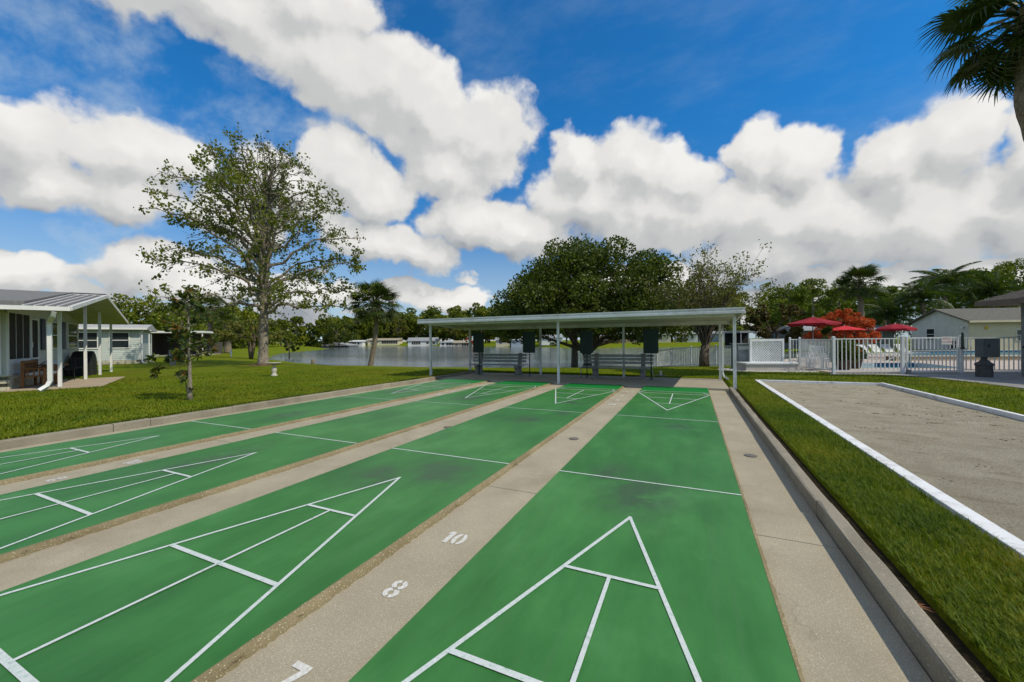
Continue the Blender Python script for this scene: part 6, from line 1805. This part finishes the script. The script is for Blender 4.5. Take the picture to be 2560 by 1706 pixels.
# ------------------------------------------------------------------ grass
L_GRASS = leafmat('grass_blades', [(.045, .084, .002), (.096, .150, .003), (.160, .200, .005), (.27, .23, .015)], .8, .3, .6, 25)
def grass(name, label, P, h, w, rng, lean=.5):
    n_ = len(P)
    a = rng.uniform(0, 2 * np.pi, n_); hh = h * rng.uniform(.5, 1.25, n_); ww = w * rng.uniform(.7, 1.2, n_)
    d = np.stack([np.cos(a), np.sin(a), np.zeros(n_)], 1); sd = np.stack([-np.sin(a), np.cos(a), np.zeros(n_)], 1)
    ln_ = rng.uniform(.1, lean, n_)[:, None] * hh[:, None] * 1.3
    upv = np.array([0, 0, 1.0])
    m_ = P + d * ln_ * .35 + upv * (hh * .62)[:, None]; t = P + d * ln_ + upv * (hh * .95)[:, None]
    V = np.stack([P - sd * ww[:, None] / 2, P + sd * ww[:, None] / 2, m_ + sd * ww[:, None] * .35, t, m_ - sd * ww[:, None] * .35], 1).reshape(-1, 3)
    b = np.arange(n_)[:, None] * 5
    F = np.concatenate([b + np.array([[0, 1, 2, 4]])], 1)
    F3 = b + np.array([[4, 2, 3, 3]])
    # tip as a degenerate-free triangle: separate mesh polygons
    me = bpy.data.meshes.new(name)
    idx = np.concatenate([np.concatenate([F, (b + np.array([[4, 2, 3]]))], 1)], 1).ravel()
    me.vertices.add(len(V)); me.vertices.foreach_set('co', V.astype(np.float32).ravel())
    me.loops.add(len(idx)); me.loops.foreach_set('vertex_index', idx.astype(np.int32))
    me.polygons.add(2 * n_)
    st = np.stack([np.arange(n_) * 7, np.arange(n_) * 7 + 4], 1).ravel(); tt = np.tile([4, 3], n_)
    me.polygons.foreach_set('loop_start', st.astype(np.int32)); me.polygons.foreach_set('loop_total', tt.astype(np.int32))
    me.update(calc_edges=True)
    o = link(name, me, L_GRASS)
    return tag(o, label, 'grass', kind='stuff')
def scatter(rng, n_, x0, x1, y0, y1, pw=1.0, cam_fall=None):
    x = rng.uniform(x0, x1, n_); y = rng.uniform(y0, y1, n_)
    if cam_fall:
        D = np.hypot(x - CAM.x, y - CAM.y); k = rng.random(n_) < np.clip((cam_fall / D) ** 2, .02, 1); x, y = x[k], y[k]
    # patchy density
    pat = np.sin(x * 3.1 + np.sin(y * 1.7) * 1.5) * np.sin(y * 2.3 + np.sin(x * 2.2)) + rng.normal(0, .5, len(x))
    k = pat > -.75; x, y = x[k], y[k]
    return np.stack([x, y, gz(x, y) - .004], 1)
rng = np.random.default_rng(5)
P = scatter(rng, 190000, 2.615, 3.36, -3.2, 11.5, cam_fall=4.4)
grass('grass', 'strip of grass between the right kerb and the bocce court', P, .058, .0052, rng, .95)
P = np.concatenate([scatter(rng, 260000, -20, -8.11, -6, 12, cam_fall=8.5), scatter(rng, 26000, -8.30, -8.10, -5, 12)])
# keep the patio and tree foot clear
oxy = np.array([-18.13, 1.41]); c_, s_ = math.cos(1.091), math.sin(1.091)
lx = (P[:, 0] - oxy[0]) * c_ + (P[:, 1] - oxy[1]) * s_; ly = -(P[:, 0] - oxy[0]) * s_ + (P[:, 1] - oxy[1]) * c_
P = P[~((lx < 1.12) & (ly > -.78) & (ly < 4.12))]; 

grass('grass', 'left lawn beyond the worn kerb', P, .055, .014, rng, .8)
P = np.concatenate([scatter(rng, 60000, 6.77, 9.6, 6, 15.2, cam_fall=8), scatter(rng, 60000, 2.6, 8.2, 11.52, 15.6, cam_fall=9), scatter(rng, 40000, -8, 3, 12.22, 20, cam_fall=9)])
pp = np.array([(6.35,15.05),(7.6,15.32),(8.5,15.30),(9.1,14.4),(9.45,12.9),(9.75,11.2),(10.1,8.0),(13.5,8.0),(14.6,18.0),(6.5,15.4)])
P = P[~inside(pp, P[:, 0], P[:, 1])]
grass('grass', 'grass behind the shelter and beyond the bocce court', P, .055, .014, rng, .8)
# dead leaf and bits on the kerb and walkway
DEAD = pmat('dry_brown_leaf', (.22, .09, .03), (.15, .06, .02), 20, .8)
lf = thing('dead_leaf', 'dry brown leaf lying on the right kerb', 'leaf', (2.47, -1.55, .064), .6)
mb = MB()
for k in range(5):
    a = R(-50 + 25 * k); mb.add([(0, 0, 0), (.03 * math.cos(a - .25), .03 * math.sin(a - .25), .012), (.085 * math.cos(a), .085 * math.sin(a), .004), (.03 * math.cos(a + .25), .03 * math.sin(a + .25), .012)], [(0, 1, 2, 3)])
mb.build('blade', DEAD, lf); MB().tube([(0, 0, .003), (-.06, .01, .012)], .003, 4).build('stalk', DEAD, lf)
# withered tufts lying on the shell bed
def debris():
    rng = np.random.default_rng(9); C_ = []
    for _ in range(38):
        c = np.array([rng.uniform(3.6, 6.55), rng.uniform(-1, 11.2), .022]); n_ = rng.integers(5, 26)
        C_.append(c + rng.normal(0, 1, (n_, 3)) * [rng.uniform(.05, .22), rng.uniform(.02, .06), .003])
    V, F = cards(np.concatenate(C_), .045, rng, .2, .97); V[:, 2] = np.clip(V[:, 2], .016, .030)
    o = link('dry_grass_litter', np_mesh('dry_grass_litter', V, F), leafmat('dry_litter', [(.07, .055, .02), (.12, .09, .035), (.10, .11, .03)], 3, .1))
    tag(o, 'dry grass scraps scattered on the bocce bed', 'litter', kind='stuff')
debris()
